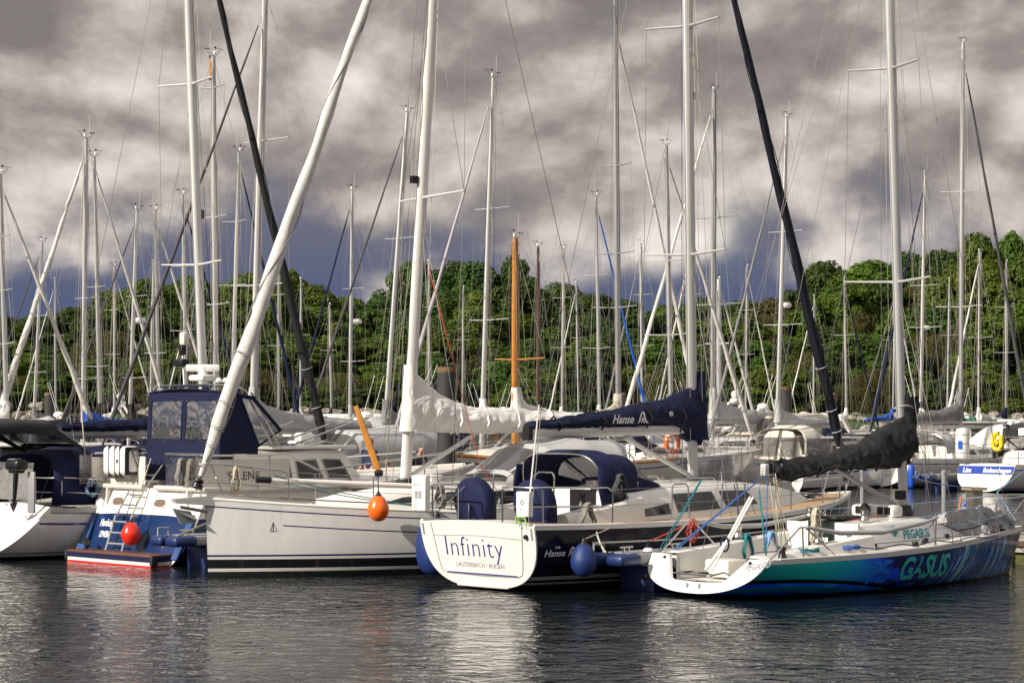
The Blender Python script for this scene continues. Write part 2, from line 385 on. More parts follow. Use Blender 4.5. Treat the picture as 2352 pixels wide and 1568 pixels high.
# ---------------------------------------------------------------- trees
def leafmat(name, dark, mid, light):
    m = bpy.data.materials.new(name); m.use_nodes = True; nt = m.node_tree; nt.nodes.clear(); L = nt.links.new
    tc = N(nt, 'ShaderNodeTexCoord'); oi = N(nt, 'ShaderNodeObjectInfo')
    f = noise_(nt, tc.outputs['Object'], .55, 3, .6); g = noise_(nt, tc.outputs['Object'], 4.0, 2)
    k = math_(nt, 'ADD', math_(nt, 'MULTIPLY', f, .6), math_(nt, 'MULTIPLY', g, .4))
    c = ramp(nt, k, [(.33, dark), (.5, mid), (.68, light)])
    hv = N(nt, 'ShaderNodeHueSaturation'); L(c, hv.inputs['Color'])
    L(math_(nt, 'ADD', math_(nt, 'MULTIPLY', oi.outputs['Random'], .035), .482), hv.inputs['Hue'])
    L(math_(nt, 'ADD', math_(nt, 'MULTIPLY', oi.outputs['Random'], .35), .82), hv.inputs['Value'])
    d = N(nt, 'ShaderNodeBsdfPrincipled'); d.inputs['Roughness'].default_value = .55; d.inputs['Specular IOR Level'].default_value = .3; L(hv.outputs[0], d.inputs['Base Color'])
    t = N(nt, 'ShaderNodeBsdfTranslucent'); L(hv.outputs[0], t.inputs[0])
    mx = N(nt, 'ShaderNodeMixShader'); mx.inputs[0].default_value = .36; L(d.outputs[0], mx.inputs[1]); L(t.outputs[0], mx.inputs[2])
    o = N(nt, 'ShaderNodeOutputMaterial'); L(mx.outputs[0], o.inputs[0]); return m
LEAF = [leafmat('leaf_green', (.042, .080, .007), (.088, .148, .014), (.15, .22, .026)),
        leafmat('leaf_dark', (.028, .056, .009), (.056, .100, .014), (.10, .152, .024)),
        leafmat('leaf_yellow', (.06, .085, .008), (.115, .155, .014), (.18, .215, .026)),
        leafmat('leaf_willow', (.055, .06, .015), (.10, .095, .024), (.15, .13, .035))]
BARK = mat('bark', (.035, .028, .02), .9, var=.4, vs=3, bump=.6, bs=14)
def tree_mesh(seed, H, W, nclump, per, leaf, droop=0, cone=0):
    """unit parts: trunk MB and crown MB for a tree of height H and crown width W"""
    r = random.Random(seed); tr = MB(); cr = MB()
    lean = Vector((r.uniform(-.4, .4), r.uniform(-.4, .4), 0))
    top = Vector((lean.x, lean.y, H*.8))
    tp = [Vector((0, 0, -1)), Vector((0, 0, H*.15)), top*.5+Vector((r.uniform(-.2, .2), 0, 0)), top]
    tr.tube(tp, [.32*H/12, .26*H/12, .17*H/12, .05], 7)
    clumps = []
    for i in range(nclump):
        u = (i+.5)/nclump; z = H*(.05+.89*u)
        a = i*2.39996+r.uniform(-.4, .4)
        env = W/2*(sin(pi*min(1, (.12+.86*u)))**.55)*(1-cone*u)
        rad = env*(r.uniform(.15, 1.0)**.6)
        p = Vector((cos(a)*rad, sin(a)*rad, z+r.uniform(-.4, .4)))
        clumps.append((p, r.uniform(.55, 1.35)*W/8.0))
    clumps.append((Vector((lean.x, lean.y, H*.93)), W/7))
    for p, q in clumps[::3]:
        a = Vector((0, 0, max(H*.15, p.z*.55)))+lean*(p.z/H*.5)
        tr.tube([a, a.lerp(p, .5)+Vector((0, 0, .25)), p], [.08*H/12, .05*H/12, .02], 5)
    for p, q in clumps:
        ax = Vector((r.uniform(.8, 1.25), r.uniform(.8, 1.25), r.uniform(.75, 1.15)))
        out = Vector((p.x, p.y, (p.z-H*.45)*.8)); out = out.normalized() if out.length > .1 else Vector((0, 0, 1))
        for k in range(per):
            d = Vector((r.gauss(0, 1), r.gauss(0, 1), r.gauss(0, 1))).normalized()
            if d.dot(out) < -.35 and r.random() < .8: d = -d
            rr = q*(r.random()**.3)
            c = p+Vector((d.x*ax.x*rr, d.y*ax.y*rr, d.z*ax.z*rr))
            if droop: c.z -= droop*r.random()**2*q*2
            n = (d+Vector((r.uniform(-.8, .8), r.uniform(-.8, .8), r.uniform(-.3, .9)))).normalized()
            t = n.orthogonal().normalized(); t = (Matrix.Rotation(r.uniform(0, 6.28), 3, n) @ t); bt = n.cross(t)
            s = leaf*r.uniform(.6, 1.35); e = s*r.uniform(.45, .8)
            if droop: t = (Vector((0, 0, -1))+t*.35).normalized(); s *= 1.5; e *= .5
            cr.add([c-t*s, c-bt*e+n*(s*.2), c+t*s, c+bt*e+n*(s*.2)], [(0, 1, 2, 3)])
    return tr, cr
SIL = [(-60, 735), (0, 728), (60, 715), (150, 722), (230, 680), (280, 645), (330, 650), (420, 640), (480, 640), (560, 640), (650, 622), (700, 650), (760, 665),
       (830, 690), (900, 685), (935, 640), (960, 612), (1000, 600), (1040, 605), (1080, 592), (1120, 602), (1160, 590), (1200, 600), (1245, 648), (1290, 662), (1340, 652),
       (1380, 690), (1450, 695), (1600, 690), (1750, 690), (1830, 682), (1870, 655), (1905, 603), (1960, 598), (2030, 603), (2100, 582), (2160, 565), (2210, 545), (2280, 530), (2352, 540), (2450, 540)]
def trees():
    protos = []
    for i, (H, W, nc, per, lf, dr, cn) in enumerate([(12, 9, 66, 290, .215, 0, .1), (12, 8, 60, 300, .20, 0, .2), (12, 10, 74, 280, .22, 0, 0), (12, 8, 56, 300, .20, 0, .2), (12, 8.5, 56, 260, .165, .9, .1)]):
        t, c = tree_mesh(40+i, H, W, nc, per, lf, dr, cn)
        to = obj('trunk', t, BARK, smooth=60); co = obj('crown', c, LEAF[0], smooth=0, fix=False)
        ms = []
        for L in LEAF:
            me = co.data.copy(); me.materials.clear(); me.materials.append(L); ms.append(me)
        protos.append((to.data, ms)); bpy.data.objects.remove(to); bpy.data.objects.remove(co)
    rr = random.Random(3)
    labels = {('sky', 0): 'tall leafy green tree whose top stands against the sky', ('sky', 1): 'tall dark green tree whose top stands against the sky',
              ('sky', 2): 'tall yellowish green tree whose top stands against the sky', ('sky', 3): 'tall brownish willow whose top stands against the sky',
              ('mid', 0): 'green tree halfway up the wooded bank', ('mid', 1): 'dark green tree halfway up the wooded bank', ('mid', 2): 'yellowish tree halfway up the wooded bank',
              ('mid', 3): 'brownish drooping willow halfway up the wooded bank', ('low', 0): 'low green tree on the shore behind the masts', ('low', 1): 'low dark tree on the shore behind the masts',
              ('low', 2): 'low yellowish bush on the shore behind the masts', ('low', 3): 'low brownish drooping bush on the shore behind the masts'}
    def place(px, D, ytop, row, kind, shape, wid):
        P = at(px, ytop, D); g = ground_z(P.x, D)-.6
        h = max(3.0, P.z-g); t, ms = protos[shape]
        o = thing('willow_tree' if kind == 3 else 'leafy_tree', labels[(row, kind)], 'tree', (P.x, D, g), rr.uniform(0, 6.28), labels[(row, kind)].replace(' tree', ' trees', 1))
        sx = wid/7.0; o.scale = (sx, sx*rr.uniform(.9, 1.1), h/12)
        for n, d in (('trunk', t), ('crown', ms[kind])):
            c = bpy.data.objects.new(n, d); COL.objects.link(c); c.parent = o
    def sil(px): return interp(SIL, px)[0]
    px = -70
    while px < 2440:
        y = sil(px); k = 1 if (880 < px < 1240 or px < 200) else rr.choice([0, 0, 2]) if px < 700 else rr.choice([0, 0, 1, 3]) if px < 1880 else rr.choice([0, 0, 0, 1])
        place(px, 262+rr.uniform(-5, 8), y+rr.uniform(-6, 14), 'sky', k, rr.choice([0, 1, 2, 3]), rr.uniform(7, 10)); px += rr.uniform(60, 92)
    for D, dy, row, step in ((248, 62, 'mid', 100), (236, 118, 'mid', 100), (224, 175, 'mid', 105)):
        px = -80+rr.uniform(0, 60)
        while px < 2450:
            y = min(sil(px)+dy+rr.uniform(-28, 28), 880)
            k = rr.choice([0, 0, 0, 1, 1, 2, 3]); place(px, D+rr.uniform(-5, 5), y, row, k, 4 if k == 3 else rr.choice([0, 1, 2, 3]), rr.uniform(6.5, 9.5)); px += rr.uniform(.65, 1.0)*step
    px = -80
    while px < 2440:
        k = rr.choice([0, 0, 1, 2, 3]); place(px, 212+rr.uniform(-3, 4), 862+rr.uniform(-40, 40), 'low', k, 4 if k == 3 else rr.choice([0, 1, 2]), rr.uniform(5, 8)); px += rr.uniform(42, 72)
trees()
# ---------------------------------------------------------------- boat builders (local axes: x to the bow, y to port, z up, origin on the waterline at the stern)
class Hull:
    def __init__(s, L, B, bs=.85, fb=(1.1, 1.1, 1.35), Tc=.45, n=2.6, slope=0.0, rake=.25, zk0=.03, sm=.42, p=2.3, flare=0.0):
        s.L, s.B, s.bs, s.fb, s.Tc, s.n, s.slope, s.rake, s.zk0, s.sm, s.p, s.flare = L, B, bs, fb, Tc, n, slope, rake, zk0, sm, p, flare
    def D(s, u):
        if u > s.sm: return max(.012, s.B/2*(1-((u-s.sm)/(1-s.sm))**s.p))
        return s.B/2*(s.bs+(1-s.bs)*(1-((s.sm-u)/s.sm)**2))
    def zs(s, u):
        a, b, c = s.fb; m = .45
        return a*(u-m)*(u-1)/m+b*u*(u-1)/(m*(m-1))+c*u*(u-m)/(1-m)
    def zk(s, u):
        if u > .45: return -s.Tc*(1-.35*((u-.45)/.55)**2)
        return s.zk0+(-s.Tc-s.zk0)*(1-((.45-u)/.45)**2)
    def X(s, u, z):
        return u*s.L+s.slope*(1-u)**6*(z/s.zs(0))+s.rake*u**7*(z/s.zs(1))
    def yat(s, u, z):
        a, b = s.zk(u), s.zs(u); t = min(1, max(0, (z-a)/(b-a)))
        y = s.D(u)*(1-(1-t)**s.n)**(1/s.n)
        return y*(1-s.flare*(1-t)*u) if s.flare else y
    def pt(s, u, z, side, off=0.0):
        return Vector((s.X(u, z), side*(s.yat(u, z)+off), z))
    def u(s, x): return min(1, max(0, x/s.L))
    def deckz(s, x): return s.zs(s.u(x))
    def half(s, x): return s.D(s.u(x))
def hull_mesh(h, ns=34, nt=13):
    mb = MB(); mb.uv = []; mb.uv2 = []; rings = []
    for i in range(ns+1):
        k = i/ns; u = k if i < ns*.6 else k
        a, b = h.zk(u), h.zs(u); ring = []
        ts = [(j/nt)**1.6 for j in range(nt+1)]
        zz = [a+(b-a)*t for t in ts]
        for sd, seq in ((1, reversed(zz)), (-1, zz[1:])):
            for z in seq:
                p = h.pt(u, z, sd); ring.append(p); mb.uv.append((p.x, z)); mb.uv2.append((p.x, b-z))
        rings.append(ring)
    mb.loft(rings, False)
    return mb
def add_hull(root, h, m):
    mb = hull_mesh(h); o = obj('hull', mb, m, root, smooth=50)
    ul = o.data.uv_layers.new(name='sheer')
    for l in o.data.loops: ul.data[l.index].uv = mb.uv2[l.vertex_index]
    return o
def transom_pts(h, n=24, inset=0.0):
    a, b = h.zk(0), h.zs(0); P = []
    zz = [a+(b-a)*(j/n)**1.7 for j in range(n+1)]
    for sd, seq in ((1, list(reversed(zz))), (-1, zz[1:])):
        for z in seq: P.append((sd*h.yat(0, z), z))
    return P
def trans(h, y, z, off=0.0):
    """a point on the transom plane, off metres aft of it"""
    return Vector((h.X(0, z)-off, y, z))
def add_transom(root, h, m, name='transom', camber=0.06):
    P = transom_pts(h); mb = MB(); V = [trans(h, y, z) for y, z in P]
    top = [trans(h, h.D(0)*(1-2*k/8), h.zs(0)+camber*(1-(1-2*k/8)**2)) for k in range(1, 8)]
    V = V+list(reversed(top))
    mb.prism([v+Vector((-.03, 0, 0)) for v in V], (.03, 0, 0))
    return obj(name, mb, m, root, smooth=40)
def add_deck(root, h, m, well=None, camber=.06, name='deck', drop=.01, x0=0.0):
    xs = [x0]+[h.L*k/26 for k in range(1, 27) if h.L*k/26 > x0+.05]; rings = []
    if well:
        a, b, wc, dz = well; xs = sorted(set([x for x in xs if abs(x-a) > .03 and abs(x-b) > .03]+[a, a+.004, b-.004, b])) if a > x0+.01 else sorted(set([x for x in xs if abs(x-b) > .03]+[b-.004, b]))
    mb = MB()
    for x in xs:
        u = h.u(x); D = h.D(u); z = h.zs(u)-drop; X = h.X(u, z)
        if well: w = min(well[2], D*.8); ys = [D, (D+w)/2, w, w, 0, -w, -w, -(D+w)/2, -D]
        else: ys = [D, D*.75, D*.5, D*.25, 0, -D*.25, -D*.5, -D*.75, -D]
        r = []
        for k, y in enumerate(ys):
            zz = z+camber*(1-(y/D)**2)*min(1, D/.8)
            if well and well[0] <= x < well[1]+1e-6 and 3 <= k <= 5 and not (x == well[0] and x0 < well[0]) and not x == well[1]: zz = h.zs(u)-well[3]
            r.append(Vector((X, y, zz)))
        rings.append(r)
    mb.loft(rings, False)
    return obj(name, mb, m, root, smooth=35)
def side_strip(root, h, name, m, xa, xb, inset0, inset1, dz=.012, camber=.06, sides=(1, -1)):
    for sd in sides:
        mb = MB(); rings = []
        for i in range(25):
            x = xa+(xb-xa)*i/24; u = h.u(x); D = h.D(u); z = h.zs(u)-.01
            r = []
            for q in (inset0, inset1):
                y = max(0, D-q); zz = z+camber*(1-(y/D)**2)*min(1, D/.8)+dz
                r.append(Vector((h.X(u, z), sd*y, zz)))
            rings.append(r)
        mb.loft(rings, False); obj(name, mb, m, root, smooth=60, fix=False)
def add_toerail(root, h, m, xa=0.0, r=.022, hgt=.03, name='toe_rail', xb=None):
    for sd in (1, -1):
        mb = MB(); pts = []
        for i in range(30):
            u = h.u(xa)+((1 if xb is None else h.u(xb))-h.u(xa))*i/29; z = h.zs(u)
            pts.append(Vector((h.X(u, z), sd*max(0, h.D(u)-r*.7), z+hgt*.5)))
        mb.tube(pts, r, 6); obj(name, mb, m, root)
class Roof:
    """coachroof / cabin: stations (x, half width at foot, half width at roof, z foot or None = deck, z roof)"""
    def __init__(s, h, st, camber=.07):
        s.h, s.st, s.camber = h, [(x, a, b, (h.deckz(x)-.01 if z0 is None else z0), z1) for x, a, b, z0, z1 in st], camber
    def at(s, x):
        return interps(s.st, x) if len(s.st) > 2 else interp(s.st, x)
    def side(s, x, v, sd, off=0.0):
        a, b, z0, z1 = s.at(x); p = Vector((x, sd*(a+(b-a)*v), z0+(z1-z0)*v))
        n = Vector((0, sd*(z1-z0), a-b)).normalized()
        return p+n*off
    def mesh(s, n=22):
        xa, xb = s.st[0][0], s.st[-1][0]; rings = []
        for i in range(n+1):
            x = xa+(xb-xa)*i/n; a, b, z0, z1 = s.at(x); r = min(.07, (z1-z0)*.3)
            half = [(a, z0), (a+(b-a)*.5, z0+(z1-z0)*.5), (b+(a-b)*.1, z1-r), (b-r*.35, z1-r*.25), (b-r*1.3, z1), (b*.5, z1+s.camber*.7), (0, z1+s.camber)]
            rings.append([Vector((x, y, z)) for y, z in half]+[Vector((x, -y, z)) for y, z in reversed(half[:-1])])
        mb = MB(); mb.loft(rings, False)
        for r, rev in ((rings[0], 1), (rings[-1], 0)):
            mb.add(r, [tuple(range(len(r)))])
        return mb
    def window(s, root, quad, sides=(1, -1), m=None, frame=None, name='window', off=.008):
        """quad: 4 corners (x, v) in order bottom-aft, bottom-fore, top-fore, top-aft"""
        out = []
        for sd in sides:
            mb = MB(); n = 8; rows = []
            for j in range(3):
                k = j/2; r = []
                for i in range(n+1):
                    q = i/n
                    x = (quad[0][0]*(1-q)+quad[1][0]*q)*(1-k)+(quad[3][0]*(1-q)+quad[2][0]*q)*k
                    v = (quad[0][1]*(1-q)+quad[1][1]*q)*(1-k)+(quad[3][1]*(1-q)+quad[2][1]*q)*k
                    r.append(s.side(x, v, sd, off))
                rows.append(r)
            mb.loft(rows, False)
            o = obj(name, mb, m or GLASSD, root, smooth=60, fix=False); out.append(o)
            if frame:
                fb = MB(); loop = rows[0]+[rows[1][-1]]+list(reversed(rows[2]))+[rows[1][0]]; fb.tube(loop+[loop[0], loop[1]], .018, 5)
                obj('window_frame', fb, frame, o)
        return out
def add_roof(root, roof, m, name='coachroof'):
    return obj(name, roof.mesh(), m, root, smooth=40)
def line(root, a, b, r=.006, m=None, name='shroud', n=4):
    mb = MB(); mb.tube([a, b], r, n); return obj(name, mb, m or WIRE, root, smooth=180)
def rope(root, pts, r=.012, m=None, name='rope', n=6):
    mb = MB(); mb.tube(pts, r, n); return obj(name, mb, m or ROPEW, root, smooth=180)
def stanchions(root, h, xs, hgt=.6, rails=(.6, .32), ends=None, r=.013, inset=.06, sides=(1, -1), m=None, lr=.005):
    for sd in sides:
        tops = []
        for x in xs:
            u = h.u(x); b = Vector((h.X(u, h.zs(u)), sd*max(.03, h.D(u)-inset), h.zs(u))); t = b+Vector((0, 0, hgt)); tops.append((b, t))
            mb = MB(); mb.tube([b, t], r, 6); obj('stanchion', mb, m or STEEL, root)
        for q in rails:
            pts = [b.lerp(t, q/hgt) for b, t in tops]
            if ends:
                e0, e1 = ends
                pts = [Vector((e0[0], sd*e0[1], h.deckz(e0[0])+q))]+pts+[Vector((e1[0], sd*e1[1], h.deckz(e1[0])+q))]
            mb = MB(); mb.tube(pts, lr, 5); obj('lifeline', mb, WIRE, root)
def pulpit(root, h, back=1.3, hgt=.62, r=.015, fwd=.12, name='pulpit'):
    L = h.L; mb = MB(); xb = L-back; zb = h.deckz(xb); zt = h.deckz(L)+hgt; rk = h.rake
    w = h.half(xb)-.06; tip = L+rk+fwd
    def arc(z, tipx, wid): return [Vector((xb, sd_*wid, z)) for sd_ in ()]
    top = [Vector((xb, w, zb+.02)), Vector((xb+.05, w, zb+hgt-.08)), Vector((xb+.15, w-.03, zb+hgt)), Vector((L-.25+rk, .30, zt)), Vector((tip-.1, .2, zt)), Vector((tip, .1, zt))]
    mir = [Vector((p.x, -p.y, p.z)) for p in reversed(top)]
    mb.tube(top+mir, r, 7)
    low = [Vector((xb+.05, w, zb+hgt*.5)), Vector((L-.25+rk, .28, h.deckz(L)+hgt*.5)), Vector((tip-.1, .16, h.deckz(L)+hgt*.5))]
    mb.tube(low, r*.8, 6); mb.tube([Vector((p.x, -p.y, p.z)) for p in low], r*.8, 6)
    for sd in (1, -1):
        x2 = L-.45; mb.tube([Vector((x2, sd*max(.05, h.half(x2)-.05), h.deckz(x2))), Vector((L-.25+rk, sd*.3, zt))], r*.9, 6)
    return obj(name, mb, STEEL, root)
def pushpit(root, h, x1=1.5, hgt=.62, r=.015, gate=.35, x0=.08, name='pushpit'):
    for sd in (1, -1):
        mb = MB(); D = h.half(x1)-.05; z1 = h.deckz(x1); z0 = h.deckz(x0); w0 = h.half(x0)-.06; xs = h.slope
        for q, e in ((hgt, 1), (hgt*.5, 0)):
            pts = [Vector((x1, sd*D, z1+q-.06 if e else z1+q)), Vector((x1-.12, sd*D, z1+q)), Vector((x0+xs+.25, sd*w0, z0+q)), Vector((x0+xs+.06, sd*(w0-.12), z0+q)), Vector((x0+xs, sd*(w0-.3), z0+q)), Vector((x0+xs, sd*gate, z0+q))]
            mb.tube(pts, r if e else r*.8, 7)
        for p in (Vector((x1, sd*D, 0)), Vector((x0+xs+.15, sd*w0, 0)), Vector((x0+xs, sd*gate, 0))):
            zz = h.deckz(max(0, p.x)); mb.tube([Vector((p.x, p.y, zz)), Vector((p.x, p.y, zz+hgt-.03))], r, 7)
        obj(name, mb, STEEL, root)
def wrinkle(p, amp, f=2.2, s=0):
    return Vector((mn.noise(Vector((p[0]*f+s, p[1]*f, p[2]*f)))*amp, mn.noise(Vector((p[0]*f, p[1]*f+17+s, p[2]*f)))*amp, mn.noise(Vector((p[0]*f, p[1]*f, p[2]*f+31+s)))*amp))
def sail_cover(root, xm, xe, prof, m, collar=None, wr=.03, seed=0, name='sail_cover', n=110, droop=0.0, cap=True, slope=0.0):
    """prof rows: (u from the mast 0..1, z top, z bottom, half width)"""
    rings = []; sh = [(-.0, 0.0), (.18, .62), (.45, 1.0), (.75, .72), (.93, .32), (1.0, .0)]
    for i in range(n+1):
        u = i/n; zt, zb, w = interps(prof, u); x = xm+(xe-xm)*u; ring = []
        half = []
        for k in range(15):
            v = k/14; half.append((interp(sh, v)[0]*w+(.035 if k == 14 else .05*(k == 0)), zb+(zt-zb)*v))
        pts = [Vector((x, y, z)) for y, z in half]+[Vector((x, -y, z)) for y, z in reversed(half)]
        fold = math.sin(u*34+seed)*.25
        out = []
        for p in pts:
            f = (p.z-zb)/max(.01, zt-zb)
            cr_ = (1-abs(mn.noise(Vector((p.x*3.2+p.z*2.6+seed, p.y*1.5, p.z*1.1+seed))))*2.2); cr2 = (1-abs(mn.noise(Vector((p.x*7-p.z*3, p.y*3+seed, p.z*2.5))))*2.2)
            q = p+Vector((0, p.y/max(.05, w)*wr*(.9*cr_+.45*cr2), 0))+wrinkle((p.x*.9+p.z*1.1*(1+fold*.1), p.y, p.z*.55), wr*(.6+.4*f), 2.6, seed)+wrinkle(p, wr*.45, 7, seed)
            q.x += slope*(q.z-prof[0][2])*(1-u)**3
            out.append(q)
        rings.append(out)
    mb = MB(); mb.loft(rings, True, cap)
    if collar:
        zt, r, zb = collar; rr = []
        for i in range(13):
            k = i/12; z = zb+(zt-zb)*k; q = r*(1.55-.55*k**.7)
            rr.append([Vector((xm+.02+slope*(z-prof[0][2])+cos(a*pi/7)*q*(1.25-.25*k)-.1*(1-k), sin(a*pi/7)*q, z))+wrinkle((xm, a, z), wr*.9, 3, seed) for a in range(14)])
        mb.loft(rr, True, False)
    return obj(name, mb, m, root, smooth=70)
def straps(cover, xm, xe, prof, us, m, r=.011):
    for u in us:
        zt, zb, w2 = interps(prof, u); x = xm+(xe-xm)*u; s_ = MB()
        s_.tube([(x+.04, w2*.5, zb-.03), (x+.02, w2+.075, zb+(zt-zb)*.40), (x-.02, w2*.72, zb+(zt-zb)*.80), (x-.03, 0, zt+.04), (x-.02, -w2*.72, zb+(zt-zb)*.80), (x+.02, -w2-.075, zb+(zt-zb)*.40), (x+.04, -w2*.5, zb-.03)], r, 5, flat=2)
        obj('cover_strap', s_, m, cover)
def furl(root, a, b, r, m, seed=0, name='furled_sail', twist=True, prof=None):
    a = Vector(a); b = Vector(b); n = 40; mb = MB(); rings = []; d = (b-a).normalized(); u = d.orthogonal().normalized(); q = d.cross(u)
    prof = prof or [(0, .42), (.03, .60), (.09, .95), (.22, 1.0), (.45, .82), (.7, .64), (.93, .46), (1, .3)]
    for i in range(n+1):
        k = i/n; rad = r*interps(prof, k)[0]; c = a.lerp(b, k)-Vector((0, 0, .03*4*k*(1-k)*(b-a).length/14*.5))
        ring = []
        for j in range(12):
            ang = 2*pi*j/12; tw = ang+k*26
            rr = rad*(1+(.16*sin(tw)+.08*sin(2*tw+1) if twist else 0)+.14*mn.noise(Vector((k*40, cos(ang)*1.5, seed+sin(ang)*1.5))))
            ring.append(c+u*cos(ang)*rr+q*sin(ang)*rr)
        rings.append(ring)
    mb.loft(rings, True, True); o = obj(name, mb, m, root, smooth=70)
    if r > .095:                                            # the leech shows as a slow spiral seam, with a few lashings
        se = MB(); pts = []
        for i in range(181):
            k = .02+.93*i/180; ang = k*22; rad = r*interps(prof, k)[0]*1.10; pts.append(a.lerp(b, k)-Vector((0, 0, .03*4*k*(1-k)*(b-a).length/14*.5))+u*cos(ang)*rad+q*sin(ang)*rad)
        se.tube(pts, r*.10, 5); obj('leech_seam', se, GREYC if m is SAILC else RUBBER, o)
        for k in (.04, .065, .10, .17):
            c0 = a.lerp(b, k); rad = r*interps(prof, k)[0]*1.16; la = MB(); la.tube([c0+u*cos(t*pi/6)*rad+q*sin(t*pi/6)*rad+d*.02*t/6 for t in range(14)], .010, 5); obj('lashing', la, LGREYC, o)
    dm = MB(); dm.lathe([(.05, -.12), (.10, -.10), (.10, -.02), (.05, 0), (.10, .02), (.10, .05), (.04, .08)], a-d*.12, d, 12); obj('furling_drum', dm, BLACK, o)
    return o
def masthead(mast, top, left=Vector((-1, 0, 0)), s=.62):
    """wind vane, anemometer arm, antenna, tricolour lamp"""
    mb = MB(); t = Vector(top); V = lambda x, y, z: t+Vector((x*s, y*s, z*s))
    mb.tube([t, V(.28, 0, .12), V(.42, 0, .34)], .008, 4); mb.tube([V(.20, 0, .38), V(.62, 0, .36)], .007, 4)
    mb.add([V(.20, 0, .38), V(.12, 0, .46), V(.02, 0, .40), V(.12, .01, .33)], [(0, 1, 2, 3)])
    mb.tube([t, V(-.3, 0, .10), V(-.34, 0, .28)], .008, 4)
    for k in range(3):
        a = k*2.1; mb.lathe([(.0, -.03), (.035, 0), (.0, .03)], V(-.34+cos(a)*.1, sin(a)*.1, .3), (0, 0, 1), 6)
    obj('wind_vane', mb, BLACK, mast)
    an = MB(); an.tube([t+Vector((-.08, .05, 0)), t+Vector((-.08, .05, .75))], .005, 4); obj('antenna', an, WPLAST, mast)
    la = MB(); la.lathe([(.04, 0), (.04, .10), (.02, .13)], t+Vector((.05, 0, .02)), (0, 0, 1), 8); obj('masthead_light', la, WPLAST, mast)
def rig(root, h, xm, zf, H, lean=0.0, r=.085, mm=None, spread=(), bowx=None, bowz=None, frl=None, frac=.97, chain=None, wr=.006, back=None, head=True, forestay=True, lean_y=0.0, lines=2, inner=False, sweep=.18, vis=None):
    """mast with spreaders and standing rigging. lean: x of the masthead relative to the foot"""
    mm = mm or ALU; ft = Vector((xm, 0, zf)); top = Vector((xm+lean, lean_y, zf+H))
    def on(z): k = (z-zf)/H; return ft.lerp(top, k)
    mb = MB(); n = 14; rings = []
    for i in range(n+1):
        k = i/n; c = ft.lerp(top, k); q = r*(1-.28*max(0, (k-.7)/.3))
        rings.append([c+Vector((cos(a*pi/6)*q*1.35, sin(a*pi/6)*q*.86, 0)) for a in range(12)])
    mb.loft(rings, True, True)
    mast = obj('mast', mb, mm, root, smooth=50)
    tr = MB(); tr.box(ft.lerp(top, .5)+Vector((-r*1.36, 0, 0)), (.012, r*.5, H*.86), rot=(top-ft).to_track_quat('Z', 'X').to_matrix() if False else None) if abs(lean) < .02 and abs(lean_y) < .02 else tr.tube([on(zf+.9)+Vector((-r*1.36, 0, 0)), on(zf+H*.96)+Vector((-r*1.1, 0, 0))], r*.18, 4)
    obj('sail_track', tr, ALUD, mast)
    tips = []
    for (sz, hs) in spread:
        c = on(sz); pr = {}
        for sd in (1, -1):
            t = c+Vector((-hs*sweep, sd*hs, .04*hs)); sp = MB(); sp.tube([c, t], [.044*r/.085, .028*r/.085], 6, flat=.6)
            obj('spreader', sp, mm, mast); pr[sd] = t
        tips.append(pr)
    cx, cy = chain or (xm-.15, h.half(xm)*.93); cz = h.deckz(cx)
    hound = on(zf+H*frac)
    for sd in (1, -1):
        pts = [hound]+[p[sd] for p in reversed(tips)]+[Vector((cx, sd*cy, cz))]
        s = MB(); s.tube(pts, wr, 4); obj('shroud', s, WIRE, root, smooth=180)
        if tips:
            line(root, on(spread[0][0]-.1), Vector((cx+.25, sd*cy, cz)), wr, name='shroud')
            if len(tips) > 1: line(root, on(spread[-1][0]-.1), tips[0][sd], wr*.8, name='shroud')
            line(root, on(spread[0][0]-.1), Vector((cx-.45, sd*cy, cz)), wr*.9, name='shroud')
    bx = bowx if bowx is not None else h.L-.05; bz = bowz if bowz is not None else h.deckz(bx)+.05
    if frl:
        fm, fr = frl[:2]; a = Vector((bx, 0, bz+.38)); line(root, (bx, 0, bz), a, .02, STEEL, 'tack_fitting'); hd = on(zf+H*(frac-.03))+Vector((r, 0, 0))
        furl(root, a, a.lerp(hd, .975), fr, fm, seed=xm); line(root, a.lerp(hd, .97), hd, wr, name='forestay')
    elif forestay: line(root, (bx, 0, bz), hound+Vector((r, 0, 0)), wr, name='forestay')
    if back is not False:
        b0 = back or (.12, h.half(0)*.8)
        sp_ = Vector((b0[0]+1.3*(0 if b0[1] < .1 else 1), 0, h.deckz(0)+ (1.9 if b0[1] > .1 else .1)))
        line(root, top, sp_, wr, name='backstay')
        if b0[1] > .1:
            for sd in (1, -1): line(root, sp_, (b0[0]+h.slope, sd*b0[1], h.deckz(0)), wr, name='backstay')
    rr = random.Random(int(abs(xm*1000))+int(H*100))
    for k in range(lines):
        sd = 1 if k % 2 else -1; e = Vector((xm+rr.uniform(-.35, .35), sd*rr.uniform(.12, .5), zf+rr.uniform(0, .3)))
        line(root, on(zf+H*rr.choice([.99, .97, .8]))+Vector((rr.uniform(-.1, .1), sd*.06, 0)), e, wr*.8, rr.choice([WIRE, ROPEW, ROPEN, ROPEW]), 'halyard')
    if head: masthead(mast, top)
    return mast, on
def boom(root, xm, xe, z0, z1, r=.075, m=None, hgt=1.35):
    mb = MB(); n = 10; a = Vector((xm-.1, 0, z0)); b = Vector((xe, 0, z1)); rings = []
    for i in range(n+1):
        c = a.lerp(b, i/n); rings.append([c+Vector((0, cos(q*pi/5)*r*.8, sin(q*pi/5)*r*hgt)) for q in range(10)])
    mb.loft(rings, True, True); o = obj('boom', mb, m or ALUD, root, smooth=50)
    e = MB(); e.box(b+Vector((-.03, 0, 0)), (.09, r*1.75, r*2.6)); obj('boom_end', e, BLACK, o); return o
